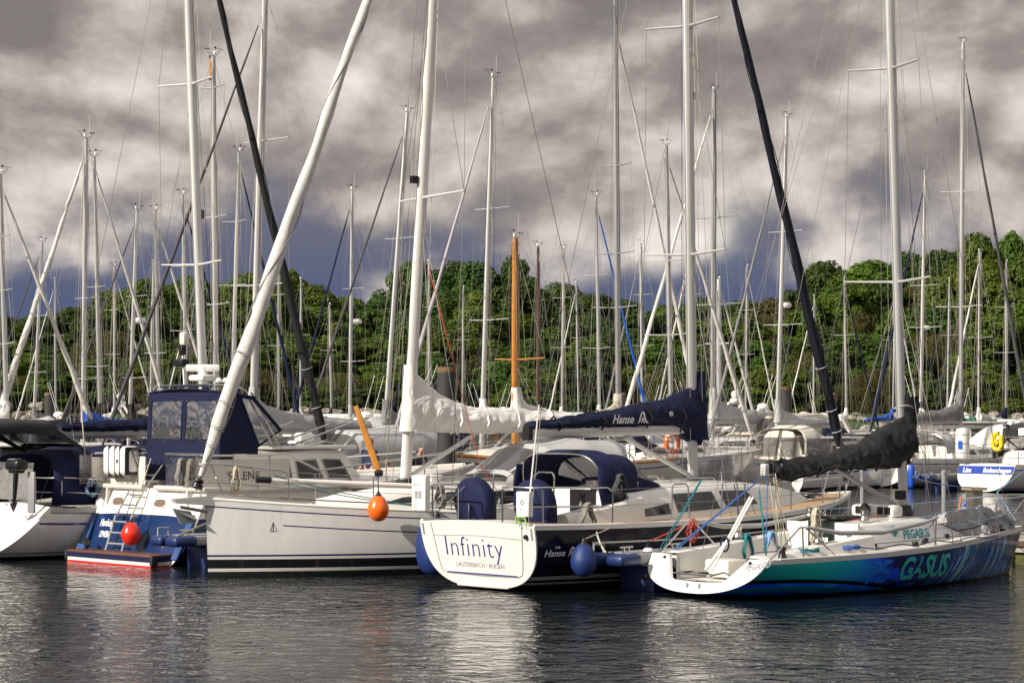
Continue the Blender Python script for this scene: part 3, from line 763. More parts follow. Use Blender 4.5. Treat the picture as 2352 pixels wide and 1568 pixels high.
def vang(root, xm, zf, zb, d=1.5, m=None):
    mb = MB(); mb.tube([(xm-.16, 0, zf+.12), (xm-d, 0, zb-.1)], .045, 8); mb.tube([(xm-.16-.35*(d-.16), 0, zf+.12+.35*(zb-.22-zf)), (xm-d, 0, zb-.1)], .035, 8)
    return obj('boom_vang', mb, m or ALU, root)
def hood(root, ribs, m, clear_from=None, cm=None, name='sprayhood', n=20, th=.012, pw=.62, tube=True):
    """fabric over hoops. ribs: (x at foot, x at crown, half width, z foot, z crown). Panels after rib number clear_from are clear."""
    R_ = []
    for (xf, xc, w, z0, z1) in ribs:
        ring = []
        for j in range(n+1):
            a = pi*j/n; cy = cos(a); sy = sin(a)
            y = w*(abs(cy)**pw)*(1 if cy >= 0 else -1); zz = sy**pw
            ring.append(Vector((xf+(xc-xf)*zz, y, z0+(z1-z0)*zz)))
        R_.append(ring)
    fine = []
    def mk(rings, nm, mt):
        mb = MB(); rows = []
        for i in range(len(rings)-1):
            for k in range(5):
                q = k/5; rows.append([a.lerp(b, q)+Vector((0, 0, -.02*4*q*(1-q)*(0.5+max(0, a.z-ribs[0][3])))) for a, b in zip(rings[i], rings[i+1])])
        rows.append(rings[-1]); mb.loft(rows, False)
        o = obj(nm, mb, mt, root, smooth=60); md = o.modifiers.new('thick', 'SOLIDIFY'); md.thickness = th; md.offset = 0; return o
    k = clear_from if clear_from is not None else len(ribs)-1
    o = mk(R_[:k+1], name, m)
    if k < len(ribs)-1:
        rings = R_[k:]
        # fabric frame round three panes
        panes = ((.06, .27), (.31, .69), (.73, .94))
        top, bot = rings[0], rings[-1]
        def P(u, q):
            j = u*n; i = min(n-1, int(j)); f = j-i
            a = top[i].lerp(top[i+1], f); b = bot[i].lerp(bot[i+1], f); return a.lerp(b, q)
        fb = MB()
        def patch(mbx, u0, u1, q0, q1, off=0):
            rows = [[P(u0+(u1-u0)*i/10, q0+(q1-q0)*j/4) for i in range(11)] for j in range(5)]; mbx.loft(rows, False)
        us = [0]+[x for p in panes for x in p]+[1]
        patch(fb, 0, 1, 0, .12); patch(fb, 0, 1, .86, 1)
        for i in range(0, len(us), 2): patch(fb, us[i], us[i+1], .12, .86)
        f = obj('hood_frame', fb, m, o, smooth=60)
        for u0, u1 in panes:
            pm = MB(); patch(pm, u0, u1, .12, .86); obj('hood_window', pm, cm or CLEAR, o, smooth=60)
    if tube:
        tb = MB(); tb.tube([p*1 for p in R_[0]], .014, 6); obj('hood_hoop', tb, STEEL, o)
    return o
def wheel(root, x, y, z, r=.42, cover=None, name='steering_wheel'):
    mb = MB()
    if cover:
        mb.lathe([(.0, -.12), (r*.55, -.12), (r*.90, -.10), (r, -.04), (r, .10), (r*.93, .16), (r*.5, .2), (0, .2)], (x, y, z), (1, 0, .12), 28)
        mb2 = MB(); mb2.rbox((x+.10, y, z-.30), (.34, r*1.7, .75), .1); 
        o = obj('wheel_cover', mb, cover, root, smooth=60); obj('pedestal_cover', mb2, cover, o)
        s = MB(); s.tube([(x-.105, y, z-r*.95), (x-.115, y, z), (x-.07, y, z+r*.95)], .008, 4); obj('zip', s, GREYT, o); return o
    pts = [Vector((x, y+cos(a*pi/14)*r, z+sin(a*pi/14)*r)) for a in range(29)]; mb.tube(pts, .014, 6)
    for a in range(5): mb.tube([(x, y, z), (x, y+cos(a*2*pi/5)*r, z+sin(a*2*pi/5)*r)], .010, 5)
    mb.tube([(x, y, z), (x+.15, y, z), (x+.18, y, z-.7)], .05, 7); return obj(name, mb, STEEL, root)
def winch(root, p, s=1.0, m=None):
    mb = MB(); mb.lathe([(.075*s, 0), (.075*s, .02*s), (.055*s, .05*s), (.045*s, .11*s), (.062*s, .14*s), (.062*s, .165*s), (.03*s, .18*s)], p, (0, 0, 1), 14)
    return obj('winch', mb, m or STEEL, root, smooth=40)
def coil(pos, m, label, cat='rope', drop=.45, w=.2, n=5, axis=(1, 0, 0), r=.013, rotz=0, seed=1, name='rope_coil'):
    """a hank of rope hung from a rail"""
    rr = random.Random(seed); mb = MB(); pts = []
    for k in range(n*14):
        a = 2*pi*k/14; ww = w*(.7+.3*rr.random()); dd = drop*(.85+.15*rr.random())
        pts.append(Vector((sin(a)*ww*.5*(1 if cos(a) < 0 else .55), (k/(n*14)-.5)*.10+rr.uniform(-.01, .01), -dd*.5+cos(a)*dd*.5)))
    mb.tube(pts, r, 5); mb.tube([(-.04, -.06, -.10*1), (.05, 0, -.12), (-.04, .06, -.10), (-.06, 0, -.11), (.04, -.05, -.12), (.05, .05, -.13)], r, 5)
    return tag(obj(name, mb, m, None, loc=pos, rotz=rotz, smooth=180), label, cat)
def fender(pos, r, hgt, m, label, rope_to=None, rm=None, capm=None, name='fender', tilt=None, group=None):
    root = thing(name, label, 'fender', pos, 0, group)
    mb = MB(); k = hgt/2; prof = []
    for i in range(17):
        a = -pi/2+pi*i/16; prof.append((max(.004, r*cos(a)**(.55 if hgt > 2.4*r else 1.0)), k*sin(a)))
    if hgt <= 2.4*r: prof = [(max(.004, r*(cos(a)**.9)*(1-.16*max(0, sin(a)))), k*sin(a)*(1.0+.10*max(0, sin(a)))) for a in [-pi/2+pi*i/18 for i in range(19)]]
    mb.lathe(prof, (0, 0, 0), (0, 0, 1), 24); obj('ball' if hgt <= 2.4*r else 'body', mb, m, root, smooth=60)
    c = MB(); c.lathe([(r*.42, k*.90), (r*.36, k*1.02), (r*.17, k*1.2), (r*.12, k*1.36), (.01, k*1.38)], (0, 0, 0), (0, 0, 1), 12); obj('eye_collar', c, capm or BLACK, root)
    if rope_to is not None:
        v = Vector(rope_to)-Vector(pos); t = MB(); t.tube([(0, 0, k*1.3), v*.5+Vector((0, 0, k*.65)), v], .011, 5); obj('lanyard', t, rm or ROPEN, root)
    return root
def letters(root, t, size, place, m, shear=0, space=1, bold=0, name='lettering', align=0, dep=0.0):
    """place maps (x right, y up) to a 3-D point"""
    vs, fs = textmesh(t, size, shear, space, bold)
    w_ = max(v.x for v in vs) if vs else 0
    mb = MB(); mb.add([place(v.x-w_*align, v.y) for v in vs], fs)
    return obj(name, mb, m, root, smooth=0, fix=False)
# ---------------------------------------------------------------- the front row
def place(x, y, hx, hy): return (x, y, 0), atan2(hy, hx)
def hullside(h, x0, z0, sd, off=.006):
    """text placer on the hull side seen from outside: x right in the picture"""
    k = -1 if sd > 0 else 1
    def f(x, y):
        X = x0+k*x; z = z0+y; return h.pt(h.u(X), z, sd, off)
    return f
def transomside(h, y0, z0, off=.036):
    return lambda x, y: trans(h, y0-x, z0+y, off)
def logo_sweep(s=1.0):
    """the two-stroke arch emblem beside the maker's word"""
    a = [(0, 0), (.10, .06), (.32, .62), (.46, .78), (.62, .80), (.72, .66), (.86, .22), (1.12, 0), (.86, .03), (.70, .16), (.60, .55), (.52, .66), (.44, .58), (.26, .14), (.12, 0)]
    b = [(.34, 0), (.48, .40), (.56, .42), (.62, .12), (.74, -.01), (.60, .0), (.54, .10), (.50, .22), (.44, .05)]
    return [[(x*s, y*s) for x, y in p] for p in (a, b)]
# ---- the dark blue sloop with the white transom
def infinity():
    loc, rz = place(-.45, 36.5, .71, .704)
    b = thing('sailing_yacht', 'dark blue hulled sloop with Infinity written on its white transom', 'sailing yacht', loc, rz)
    h = Hull(10.3, 3.55, .79, (1.13, 1.12, 1.38), .42, 3.0, -.22, .12, .03, p=2.5)
    HM = hullmat('hull_midnight', (.0045, .005, .014), [(-1, .10, (.01, .01, .012)), (.12, .16, (.35, .36, .34)), (.205, .27, (.35, .36, .34))],
                 [(-.1, .06, (.70, .68, .64)), (.275, .305, (.62, .62, .55), 1.0, 9.6)], rough=.16, coat=0)
    HM.node_tree.nodes['Principled BSDF'].inputs['Specular IOR Level'].default_value = .22
    add_hull(b, h, HM); tr = add_transom(b, h, GEL)
    # fold-down bathing platform drawn by its gap
    g = MB(); P = lambda y, z: trans(h, y, z, .034)
    loop = [(1.12, 1.12), (1.02, .42), (.98, .30), (.88, .255), (0, .24), (-.88, .255), (-.98, .30), (-1.02, .42), (-1.12, 1.12)]
    g.tube([P(*q) for q in loop], .008, 5); g.tube([P(1.08, .90), P(0, .93), P(-1.08, .90)], .005, 5); obj('platform_gap', g, GREYT, tr)
    hg = MB(); hg.tube([P(.86, .268), P(-.86, .268)], .012, 5); obj('hinge', hg, INKB, tr)
    lip = MB(); lip.prism([trans(h, .62, .045, .0), trans(h, -.62, .045, .0), trans(h, -.62, .075, .0), trans(h, .62, .075, .0)], (-.07, 0, 0)); obj('transom_lip', lip, GEL2, tr)
    letters(tr, 'Infinity', .50, transomside(h, .86, .56), INKB, space=1.06, bold=-.008)
    letters(tr, 'LAUTERBACH / RÜGEN', .115, transomside(h, .62, .38), INKG, space=1.0, bold=-.001)
    for sd in (1, -1):
        c = MB()
        for k in range(4): c.lathe([(.022, 0), (.022, .012)], trans(h, sd*1.33, .93+.05*k, .035), (-1, 0, 0), 8)
        obj('drain_fitting', c, GREYT, tr)
    lt = MB(); lt.lathe([(.045, 0), (.045, .02), (.03, .05)], trans(h, -1.20, .95, .035), (-1, 0, 0), 10); obj('stern_light', lt, BLACK, tr)
    e = MB(); e.tube([trans(h, 1.47+cos(a*pi/5)*.03, 1.0+sin(a*pi/5)*.03, .036) for a in range(11)], .006, 4); obj('emblem', e, INKB, tr)
    add_deck(b, h, DECK, well=(.75, 2.5, .78, .38), x0=-.1)
    side_strip(b, h, 'teak_deck', TEAK, .3, 9.9, .13, .60); side_strip(b, h, 'bulwark', GEL, -.2, 10.3, .005, .10, .02)
    add_toerail(b, h, GEL, 0, .03, .03)
    # maker's mark on the quarter
    letters(b, 'Hanse', .16, hullside(h, .12, .62, -1), INKW, shear=.35, bold=.002); letters(b, '348', .07, hullside(h, .33, .745, -1), INKW)
    lg = MB(); f = hullside(h, .58, .62, -1)
    for p in logo_sweep(.19): lg.add([f(x, y) for x, y in p], [tuple(range(len(p)))])
    obj('emblem', lg, INKW, b, smooth=0)
    # cockpit coamings, coachroof with three windows a side
    co = Roof(h, [(.95, 1.02, .98, None, 1.36), (2.2, 1.22, 1.12, None, 1.48), (3.6, 1.30, 1.12, None, 1.56)])
    for sd in (1, -1):
        mb = MB(); rings = []
        for i in range(9):
            x = .9+1.75*i/8; zo = h.deckz(x); yo = min(1.30, h.half(x)-.42); hh = .16+.28*i/8
            rings.append([Vector((x, sd*yo, zo)), Vector((x, sd*(yo-.05), zo+hh-.04)), Vector((x, sd*(yo-.1), zo+hh)), Vector((x, sd*.84, zo+hh)), Vector((x, sd*.80, zo+hh-.05)), Vector((x, sd*.78, zo-.3))])
        mb.loft(rings, False, False); mb.add(rings[0], [tuple(range(6))]); mb.add(rings[-1], [tuple(range(6))]); obj('coaming', mb, GEL, b)
    rf = Roof(h, [(2.45, 1.24, 1.05, None, 1.62), (3.6, 1.27, 1.05, None, 1.68), (5.4, 1.18, .98, None, 1.70), (6.8, .98, .80, None, 1.63), (7.9, .70, .52, None, 1.50), (8.6, .42, .25, None, 1.36)], .06)
    cr = add_roof(b, rf, GEL)
    for q in ([(2.6, .18), (3.42, .22), (3.42, .54), (2.6, .40)],): rf.window(cr, q)
    rf.window(cr, [(3.62, .24), (4.86, .26), (4.72, .80), (3.58, .80)]); rf.window(cr, [(5.06, .28), (6.12, .32), (5.80, .78), (4.94, .80)])
    hr = MB()
    for sd in (1, -1): hr.tube([(3.9, sd*.75, 1.74), (4.0, sd*.75, 1.82), (5.2, sd*.70, 1.82), (5.3, sd*.70, 1.74)], .013, 6)
    obj('grab_rail', hr, STEEL, cr)
    for x in (7.2, 8.9):
        mb = MB(); mb.rbox((x, 0, 1.60 if x < 8 else h.deckz(8.9)+.10), (.5, .5, .05), .02); obj('deck_hatch', mb, GLASSD, cr)
    # companionway bulkhead
    bk = MB(); bk.box((2.46, 0, 1.30), (.05, 1.5, .66)); obj('bulkhead', bk, GEL, b)
    cw = MB(); cw.box((2.42, 0, 1.30), (.03, .62, .70)); obj('companionway_door', cw, BLACK, b)
    mast, on = rig(b, h, 5.45, 1.72, 14.2, -.25, .09, spread=((6.0, 1.0), (10.3, .9)), bowx=10.28, bowz=1.45, frl=(NIGHT, .10), frac=.93, chain=(5.2, 1.5), wr=.008, back=(.05, 1.25), lines=5)
    mc = MB(); mc.lathe([(.16, 0), (.17, .05), (.14, .10)], (5.45, 0, 1.70), (0, 0, 1), 14); obj('mast_collar', mc, BLACK, mast)
    ins = MB(); ins.box((5.42, 0, 9.0), (.12, .08, .14)); obj('deck_light', ins, BLACK, mast)
    boom(b, 5.45, 1.05, 2.72, 2.66, .095, ALU, 1.15); vang(b, 5.45, 1.75, 2.66, 1.9)
    sc = sail_cover(b, 5.65, 1.05, [(0, 3.62, 2.40, .20), (.08, 3.46, 2.50, .21), (.2, 3.30, 2.76, .20), (.45, 3.12, 2.76, .17), (.75, 2.98, 2.74, .13), (1, 2.86, 2.73, .10)], NAVY, collar=(3.80, .13, 2.5), wr=.035, slope=-.03, seed=2)
    straps(sc, 5.65, 1.05, [(0, 3.62, 2.40, .20), (.08, 3.46, 2.50, .21), (.2, 3.30, 2.76, .20), (.45, 3.12, 2.76, .17), (.75, 2.98, 2.74, .13), (1, 2.86, 2.73, .10)], (.16, .36, .62, .86), BLACK)
    # word and emblem on the starboard side of the sail cover
    f = lambda x, y: Vector((2.70+x, -.178-.05*0, 2.80+y))
    def onc(x, y):
        zt, zb, w_ = interps([(0, 3.62, 2.40, .20), (.08, 3.46, 2.50, .21), (.2, 3.30, 2.76, .20), (.45, 3.12, 2.76, .17), (.75, 2.98, 2.74, .13), (1, 2.86, 2.73, .10)], (5.65-(2.95+x))/4.6)
        return Vector((2.95+x, -(w_+.075), 2.83+y))
    letters(sc, 'Hanse', .22, onc, INKW, shear=.35, bold=.004)
    lg = MB()
    for p in logo_sweep(.27): lg.add([onc(x+.66, y-.0) for x, y in p], [tuple(range(len(p)))])
    obj('emblem', lg, INKW, sc, smooth=0)
    bt = MB(); bt.lathe([(.05, 0), (.05, .01)], (4.55, -.245, 3.0), (0, -1, 0), 12); obj('badge', bt, LGREYC, sc)
    # sprayhood with clear front, stern lines
    hood(b, [(2.0, 1.75, .98, 1.34, 2.30), (2.35, 2.2, 1.0, 1.46, 2.36), (2.7, 2.72, 1.0, 1.58, 2.28), (3.5, 3.4, .92, 1.70, 1.78)], NAVYB, clear_from=2, pw=.45)
    for sd in (1, -1):
        q = MB(); q.loft([[Vector((1.74+.74*i/6, sd*(1.0+.03*sin(i)), 2.10)) for i in range(7)], [Vector((1.70+.70*i/6, sd*(1.05+.02*sin(i*2)), 1.7)) for i in range(7)], [Vector((1.80+.46*i/6, sd*1.10, 1.22)) for i in range(7)]], False); o = obj('side_curtain', q, NAVYB, b); o.modifiers.new('thick', 'SOLIDIFY').thickness = .012
    for sd in (1, -1): wheel(b, .46, .05+sd*.74, 1.46, .43, NAVYB)
    for sd in (1, -1):
        winch(b, (2.15, sd*1.02, h.deckz(2.1)+.40), 1.5, BLACK); winch(b, (1.35, sd*1.0, h.deckz(1.35)+.28), 1.4, BLACK)
        for x in (3.05,):
            gp = MB(); gp.tube([(x, sd*1.55, h.deckz(x)), (x+.06, sd*1.52, h.deckz(x)+.62), (x+.12, sd*1.52, h.deckz(x)+.66), (x+.42, sd*1.52, h.deckz(x)+.66), (x+.48, sd*1.52, h.deckz(x)+.60), (x+.48, sd*1.56, h.deckz(x))], .014, 6); obj('gate_rail', gp, STEEL, b)
            gp = MB(); x = 4.35; gp.tube([(x, sd*1.6, h.deckz(x)), (x+.06, sd*1.58, h.deckz(x)+.62), (x+.12, sd*1.58, h.deckz(x)+.66), (x+.42, sd*1.58, h.deckz(x)+.66), (x+.48, sd*1.58, h.deckz(x)+.60), (x+.48, sd*1.6, h.deckz(x))], .014, 6); obj('gate_rail', gp, STEEL, b)
        arch = MB(); arch.tube([(.62, sd*1.0, 1.3), (.66, sd*1.0, 1.92), (.7, sd*.9, 2.0), (.7, sd*.58, 2.0), (.66, sd*.48, 1.92), (.62, sd*.48, 1.3)], .014, 6); obj('pedestal_guard', arch, STEEL, b)
    pushpit(b, h, 1.5, .64, .015, .55); pulpit(b, h, 1.2)
    stanchions(b, h, (4.9, 6.4, 7.8), .6, ends=((1.5, h.half(1.5)-.05), (9.1, h.half(9.1)-.06)))
    # flag staff, hanging things
    st = MB(); st.tube([(-.18, -1.20, 1.35), (-.02, -1.30, 3.15)], [.018, .012], 7); obj('flag_staff', st, ALUW, b)
    return b, h
BI, HI = infinity()
def world(b, p): return Matrix.Translation(b.location) @ Matrix.Rotation(b.rotation_euler.z, 4, 'Z') @ Vector(p)
def gear_infinity():
    rz = BI.rotation_euler.z
    for (p, d, lab) in (((-.26, 1.36, 1.62), (.13, .36, .62), 'tall white lifesaving sling case with black print on the stern rail'), ((-.24, -1.18, 1.50), (.12, .30, .42), 'small white lifesaving case tied to the flag staff')):
        t = thing('rescue_sling_case', lab, 'rescue case', world(BI, p), rz)
        m = MB(); m.rbox((0, 0, 0), d, .025); obj('case', m, WPLAST, t)
        k = MB()
        if d[2] > .5:
            letters(t, 'RESCUE', .055, lambda x, y: Vector((-.067, .11-x, .12+y)), INKN)
            for q in (.09, -.005): k.box((-.068, q-.045, -.03), (.004, .075, .13))
            obj('pictogram', k, GREYT, t)
            for j in range(4): letters(t, 'iiliilil iliil', .03, lambda x, y, j=j: Vector((-.067, .12-x, -.15-.035*j+y)), INKG, name='small_print')
        else:
            k.tube([(-.064, cos(a*pi/4)*.035, .03+sin(a*pi/4)*.035) for a in range(9)], .007, 4); obj('pictogram', k, INKN, t)
            letters(t, 'iiliilil', .035, lambda x, y: Vector((-.063, .06-x, -.10+y)), INKG, name='small_print')
            g = MB()
            rr = random.Random(4)
            for j in range(7):
                a = rr.uniform(0, 6.28); g.tube([(-.05, .02, -.22), (-.10+cos(a)*.07, sin(a)*.1, -.20-rr.random()*.08), (-.08+cos(a)*.05, sin(a)*.12, -.34)], .009, 4)
            obj('green_cord', g, mat('cord_green', (.35, .62, .12), .8), t)
    coil(world(BI, (-.30, .82, 1.78)), ROPEG, 'grey rope hanks hung on the stern rail beside the tall white case', drop=.42, w=.3, n=7, rotz=rz+1.57, seed=3)
    coil(world(BI, (1.1, -1.36, 1.48)), ROPEG, 'thick grey mooring line bundled over the starboard stern rail', drop=.55, w=.4, n=8, rotz=rz, r=.02, seed=5)
    coil(world(BI, (2.1, -1.20, 1.95)), mat('rope_charcoal', (.06, .06, .065), .9, var=.3), 'dark grey rope bundle draped at the cockpit side of the blue sloop', drop=.4, w=.3, n=7, rotz=rz, r=.016, seed=6)
    fender(world(BI, (.35, 1.62, .62)), .37, .95, BLUEF, 'blue ball fender with dark sleeve on the port quarter of the dark blue sloop', world(BI, (.5, 1.45, 1.15)), name='ball_fender')
    fender(at(1341, 1287, 35.5), .225, .54, BLUEF, 'blue ball fender in a fabric sleeve between the dark sloop and the finger float', world(BI, (1.9, -1.50, 1.15)), ROPEW, name='ball_fender')
    fender(world(BI, (4.55, -1.92, .45)), .14, .62, RUBBER, 'black cylinder fender hung amidships on the dark blue sloop', world(BI, (4.6, -1.70, 1.72)), ROPEN, name='cylinder_fender')
    tag(rope(None, sag(world(BI, (1.2, -1.40, 1.20)), at(1392, 1268, 35.5), .10), .017, ROPEW, 'mooring_line'), 'cream stern line from the dark blue sloop to the finger cleat', 'rope')
gear_infinity()
# ---- the blue and teal racing boat
def artmat():
    m = bpy.data.materials.new('hull_artwork'); m.use_nodes = True; nt = m.node_tree; b = nt.nodes['Principled BSDF']; L = nt.links.new
    u1 = N(nt, 'ShaderNodeUVMap'); u1.uv_map = 'UVMap'; s = N(nt, 'ShaderNodeSeparateXYZ'); L(u1.outputs[0], s.inputs[0]); x, z = s.outputs[0], s.outputs[1]
    u2 = N(nt, 'ShaderNodeUVMap'); u2.uv_map = 'sheer'; s2 = N(nt, 'ShaderNodeSeparateXYZ'); L(u2.outputs[0], s2.inputs[0]); d = s2.outputs[1]
    M = lambda *a: math_(nt, *a)
    # a swoosh that starts under the sheer aft and dives forward
    sw = M('ADD', M('MULTIPLY', M('POWER', M('ABSOLUTE', M('SUBTRACT', x, .3)), 2.0), -.022), .33)
    t = M('SUBTRACT', z, sw)
    v = comb(nt, M('MULTIPLY', x, .5), M('MULTIPLY', t, 5.0), 0.3); nf = noise_(nt, v, 1.6, 3, .5, .6)
    v2 = comb(nt, M('MULTIPLY', x, .45), M('ADD', M('MULTIPLY', z, 7.0), M('MULTIPLY', x, .9)), 4.0); n2 = noise_(nt, v2, 1.9, 2, .4, .8)
    # dark brush strokes round the painted name
    tealc = ramp(nt, M('ADD', M('MULTIPLY', x, .21), M('MULTIPLY', nf, .25)), [(.15, (.008, .20, .22)), (.45, (.006, .40, .38)), (.62, (.008, .34, .58)), (.80, (.006, .08, .85)), (1.0, (.003, .016, .18))])
    blue = ramp(nt, M('ADD', nf, M('MULTIPLY', n2, .25)), [(.40, (.003, .012, .16)), (.55, (.004, .040, .66)), (.70, (.006, .14, 1.0)), (.85, (.02, .42, .90))])
    c = mixc(nt, M('GREATER_THAN', t, 0.0), blue, tealc)
    ln = M('MULTIPLY', M('LESS_THAN', M('ABSOLUTE', M('ADD', t, .018)), .032), M('LESS_THAN', x, 4.2)); c = mixc(nt, ln, c, (.002, .003, .008))
    tl = M('ADD', M('MULTIPLY', M('POWER', M('ABSOLUTE', M('SUBTRACT', x, .8)), 2.0), -.035), .20)
    low = M('SUBTRACT', z, tl)
    band = M('MULTIPLY', M('MULTIPLY', M('LESS_THAN', low, 0.0), M('GREATER_THAN', low, -.075)), M('LESS_THAN', x, 3.3)); c = mixc(nt, M('MULTIPLY', band, .85), c, (.003, .17, .18))
    dk = M('MULTIPLY', smooth(nt, M('SUBTRACT', M('MULTIPLY', tl, 1.0), z), .075, .12), M('LESS_THAN', x, 4.4)); c = mixc(nt, M('MULTIPLY', dk, smooth(nt, n2, .36, .5)), c, (.002, .003, .009))
    # teal again along the waterline further forward
    c = mixc(nt, M('MULTIPLY', M('MULTIPLY', M('LESS_THAN', z, M('ADD', M('MULTIPLY', M('SUBTRACT', x, 3.2), .075), .05)), M('GREATER_THAN', x, 3.2)), .8), c, ramp(nt, n2, [(.38, (.002, .02, .20)), (.5, (.003, .16, .22)), (.62, (.003, .05, .45))]))
    br = noise_(nt, comb(nt, M('ADD', M('MULTIPLY', x, 1.1), M('MULTIPLY', z, 1.4)), M('MULTIPLY', z, 3.2), 7.0), 1.7, 2, .5, .9)
    c = mixc(nt, M('MULTIPLY', smooth(nt, br, .50, .56), M('MULTIPLY', smooth(nt, x, 2.6, 3.6), .9)), c, (.003, .005, .022))
    # black bow with falling streaks
    xx = M('ADD', x, M('MULTIPLY', M('POWER', M('SUBTRACT', .9, z), 2.0), .55))
    st = noise_(nt, comb(nt, M('MULTIPLY', xx, 4.2), M('MULTIPLY', z, .35), 0), 1.5, 3, .6, .25)
    sc = ramp(nt, st, [(.36, (.003, .004, .008)), (.43, (.003, .025, .09)), (.475, (.004, .16, .75)), (.50, (.003, .006, .02)), (.55, (.003, .04, .20)), (.575, (.03, .38, .85)), (.60, (.50, .75, .65)), (.625, (.004, .006, .04)), (.72, (.004, .02, .20))])
    bow = smooth(nt, M('ADD', xx, M('MULTIPLY', nf, .5)), 5.45, 5.6)
    c = mixc(nt, bow, c, sc)
    dark = M('MULTIPLY', smooth(nt, x, 7.8, 8.8), .6); c = mixc(nt, dark, c, (.006, .007, .010))
    # white deck edge and a pale line at the water
    c = mixc(nt, M('LESS_THAN', d, .07), c, (.60, .58, .55)); c = mixc(nt, M('LESS_THAN', z, .045), c, (.012, .014, .016))
    L(c, b.inputs['Base Color']); b.inputs['Roughness'].default_value = .16; b.inputs['Coat Weight'].default_value = .0; b.inputs['Specular IOR Level'].default_value = .30
    tc = N(nt, 'ShaderNodeTexCoord'); bf = noise_(nt, tc.outputs['Object'], 1.1, 2); bn = N(nt, 'ShaderNodeBump'); bn.inputs['Strength'].default_value = .15; bn.inputs['Distance'].default_value = .05; L(bf, bn.inputs['Height']); L(bn.outputs[0], b.inputs['Normal'])
    return m
def pegasus():
    loc, rz = place(2.85, 34.72, .765, .644)
    b = thing('racing_yacht', 'open stern racing yacht with a blue and teal painted hull', 'racing yacht', loc, rz)
    h = Hull(8.5, 2.95, .90, (.66, .69, .86), .30, 2.3, .52, .42, .085, sm=.36, p=2.0)
    add_hull(b, h, artmat())
    GS = mat('art_teal', (.015, .50, .44), .25, coat=.3, var=.1); GB = mat('art_blue', (.008, .16, .75), .25, coat=.3, var=.15)
    letters(b, 'PE', .54, hullside(h, 2.80, .18, -1, .006), GB, shear=.12, bold=.012, space=.95); letters(b, 'GASUS', .54, hullside(h, 3.62, .20, -1, .008), GS, shear=.16, bold=.014, space=.90)
    # white open transom: a U with the cockpit cut out of it
    P = transom_pts(h, 22); n = len(P); mb = MB()
    inner = [(.92, .66), (.90, .62), (.62, .30), (.56, .27), (0, .255), (-.56, .27), (-.62, .30), (-.90, .62), (-.92, .66)]
    def inn(k):
        j = k*(len(inner)-1); i = min(len(inner)-2, int(j)); f = j-i
        return tuple(a+(c-a)*f for a, c in zip(inner[i], inner[i+1]))
    outer = [trans(h, y, z) for y, z in P]; inr = [trans(h, *inn(i/(n-1))) for i in range(n)]
    back = Vector((-.02, 0, 0)); fwd = Vector((.05, 0, 0))
    mb.loft([[p+fwd for p in outer], [p+back for p in outer], [p+back for p in inr], [p+fwd for p in inr]], False)
    tr = obj('transom', mb, GEL, b, smooth=30)
    letters(tr, 'PEGASUS', .155, lambda x, y: trans(h, -.93-x*.78, .475+y*.95+(x*.14), .024), INKG, shear=.2, bold=.004)
    letters(tr, 'BOLTENHAGEN', .055, lambda x, y: trans(h, -.90-x*.9, .40+y+x*.14, .024), INKG, space=1.2)
    for sd in (1, -1):
        e = MB(); e.lathe([(.035, 0), (.035, .012), (.015, .02)], trans(h, sd*.98, .60, .02), (-1, 0, 0), 10); obj('stern_eye', e, BLACK, tr)
    for y in (.12, -.16):
        s_ = MB(); s_.box(trans(h, y, .17, .026), (.012, .035, .16)); obj('rudder_fitting', s_, GREYT, tr)
    o_ = MB(); o_.lathe([(.045, 0), (.045, .05), (.03, .06)], trans(h, 1.18, .27, .02), (-1, 0, 0), 10); obj('exhaust', o_, BLACK, tr)
    add_deck(b, h, DECK, well=(.05, 3.35, .80, .42), x0=.05, camber=.05)
    add_toerail(b, h, GEL, .35, .018, .02)
    # cockpit: raised coamings, seats
    for sd in (1, -1):
        mb = MB(); rings = []
        for i in range(10):
            x = .62+2.75*i/9; z = h.deckz(x); hh = .05+.22*i/9
            rings.append([Vector((x, sd*1.12, z)), Vector((x, sd*1.06, z+hh-.02)), Vector((x, sd*.98, z+hh)), Vector((x, sd*.84, z+hh)), Vector((x, sd*.80, z+hh-.03)), Vector((x, sd*.785, z-.40))])
        mb.loft(rings, False); mb.add(rings[0], [tuple(range(6))]); mb.add(rings[-1], [tuple(range(6))]); obj('coaming', mb, GEL, b)
    tv = MB(); tv.rbox((1.75, 0, .42), (.16, 1.56, .22), .03); obj('traveller_beam', tv, GEL, b)
    sb = MB(); sb.rbox((1.25, .32, .42), (.5, .55, .30), .04); obj('cockpit_locker', sb, GEL2, b)
    rf = Roof(h, [(3.30, .92, .78, None, 1.10), (4.0, .92, .78, None, 1.15), (5.2, .82, .66, None, 1.15), (6.0, .62, .42, None, 1.05), (6.7, .38, .18, None, .90)], .05)
    cr = add_roof(b, rf, GEL)
    bk = MB(); bk.box((3.29, 0, .82), (.05, 1.62, .62)); obj('bulkhead', bk, GEL, b)
    dr = MB(); dr.box((3.25, 0, .86), (.03, .58, .60)); dr.box((3.235, 0, 1.0), (.02, .5, .012)); d = obj('companionway_door', dr, mat('hatch_green', (.012, .028, .024), .3, var=.2), b)
    st = MB(); st.box((3.228, -.08, .82), (.008, .18, .11)); obj('sticker', st, WPLAST, d)
    sl = MB(); sl.rbox((3.62, 0, 1.21), (.75, .66, .05), .02); obj('sliding_hatch', sl, BLACK, cr)
    letters(cr, 'PEGASUS', .20, lambda x, y: rf.side(4.42+x, .30+y/.42, -1, .01), mat('letter_teal', (.01, .28, .34), .4), shear=.15, bold=.005)
    fl = MB()
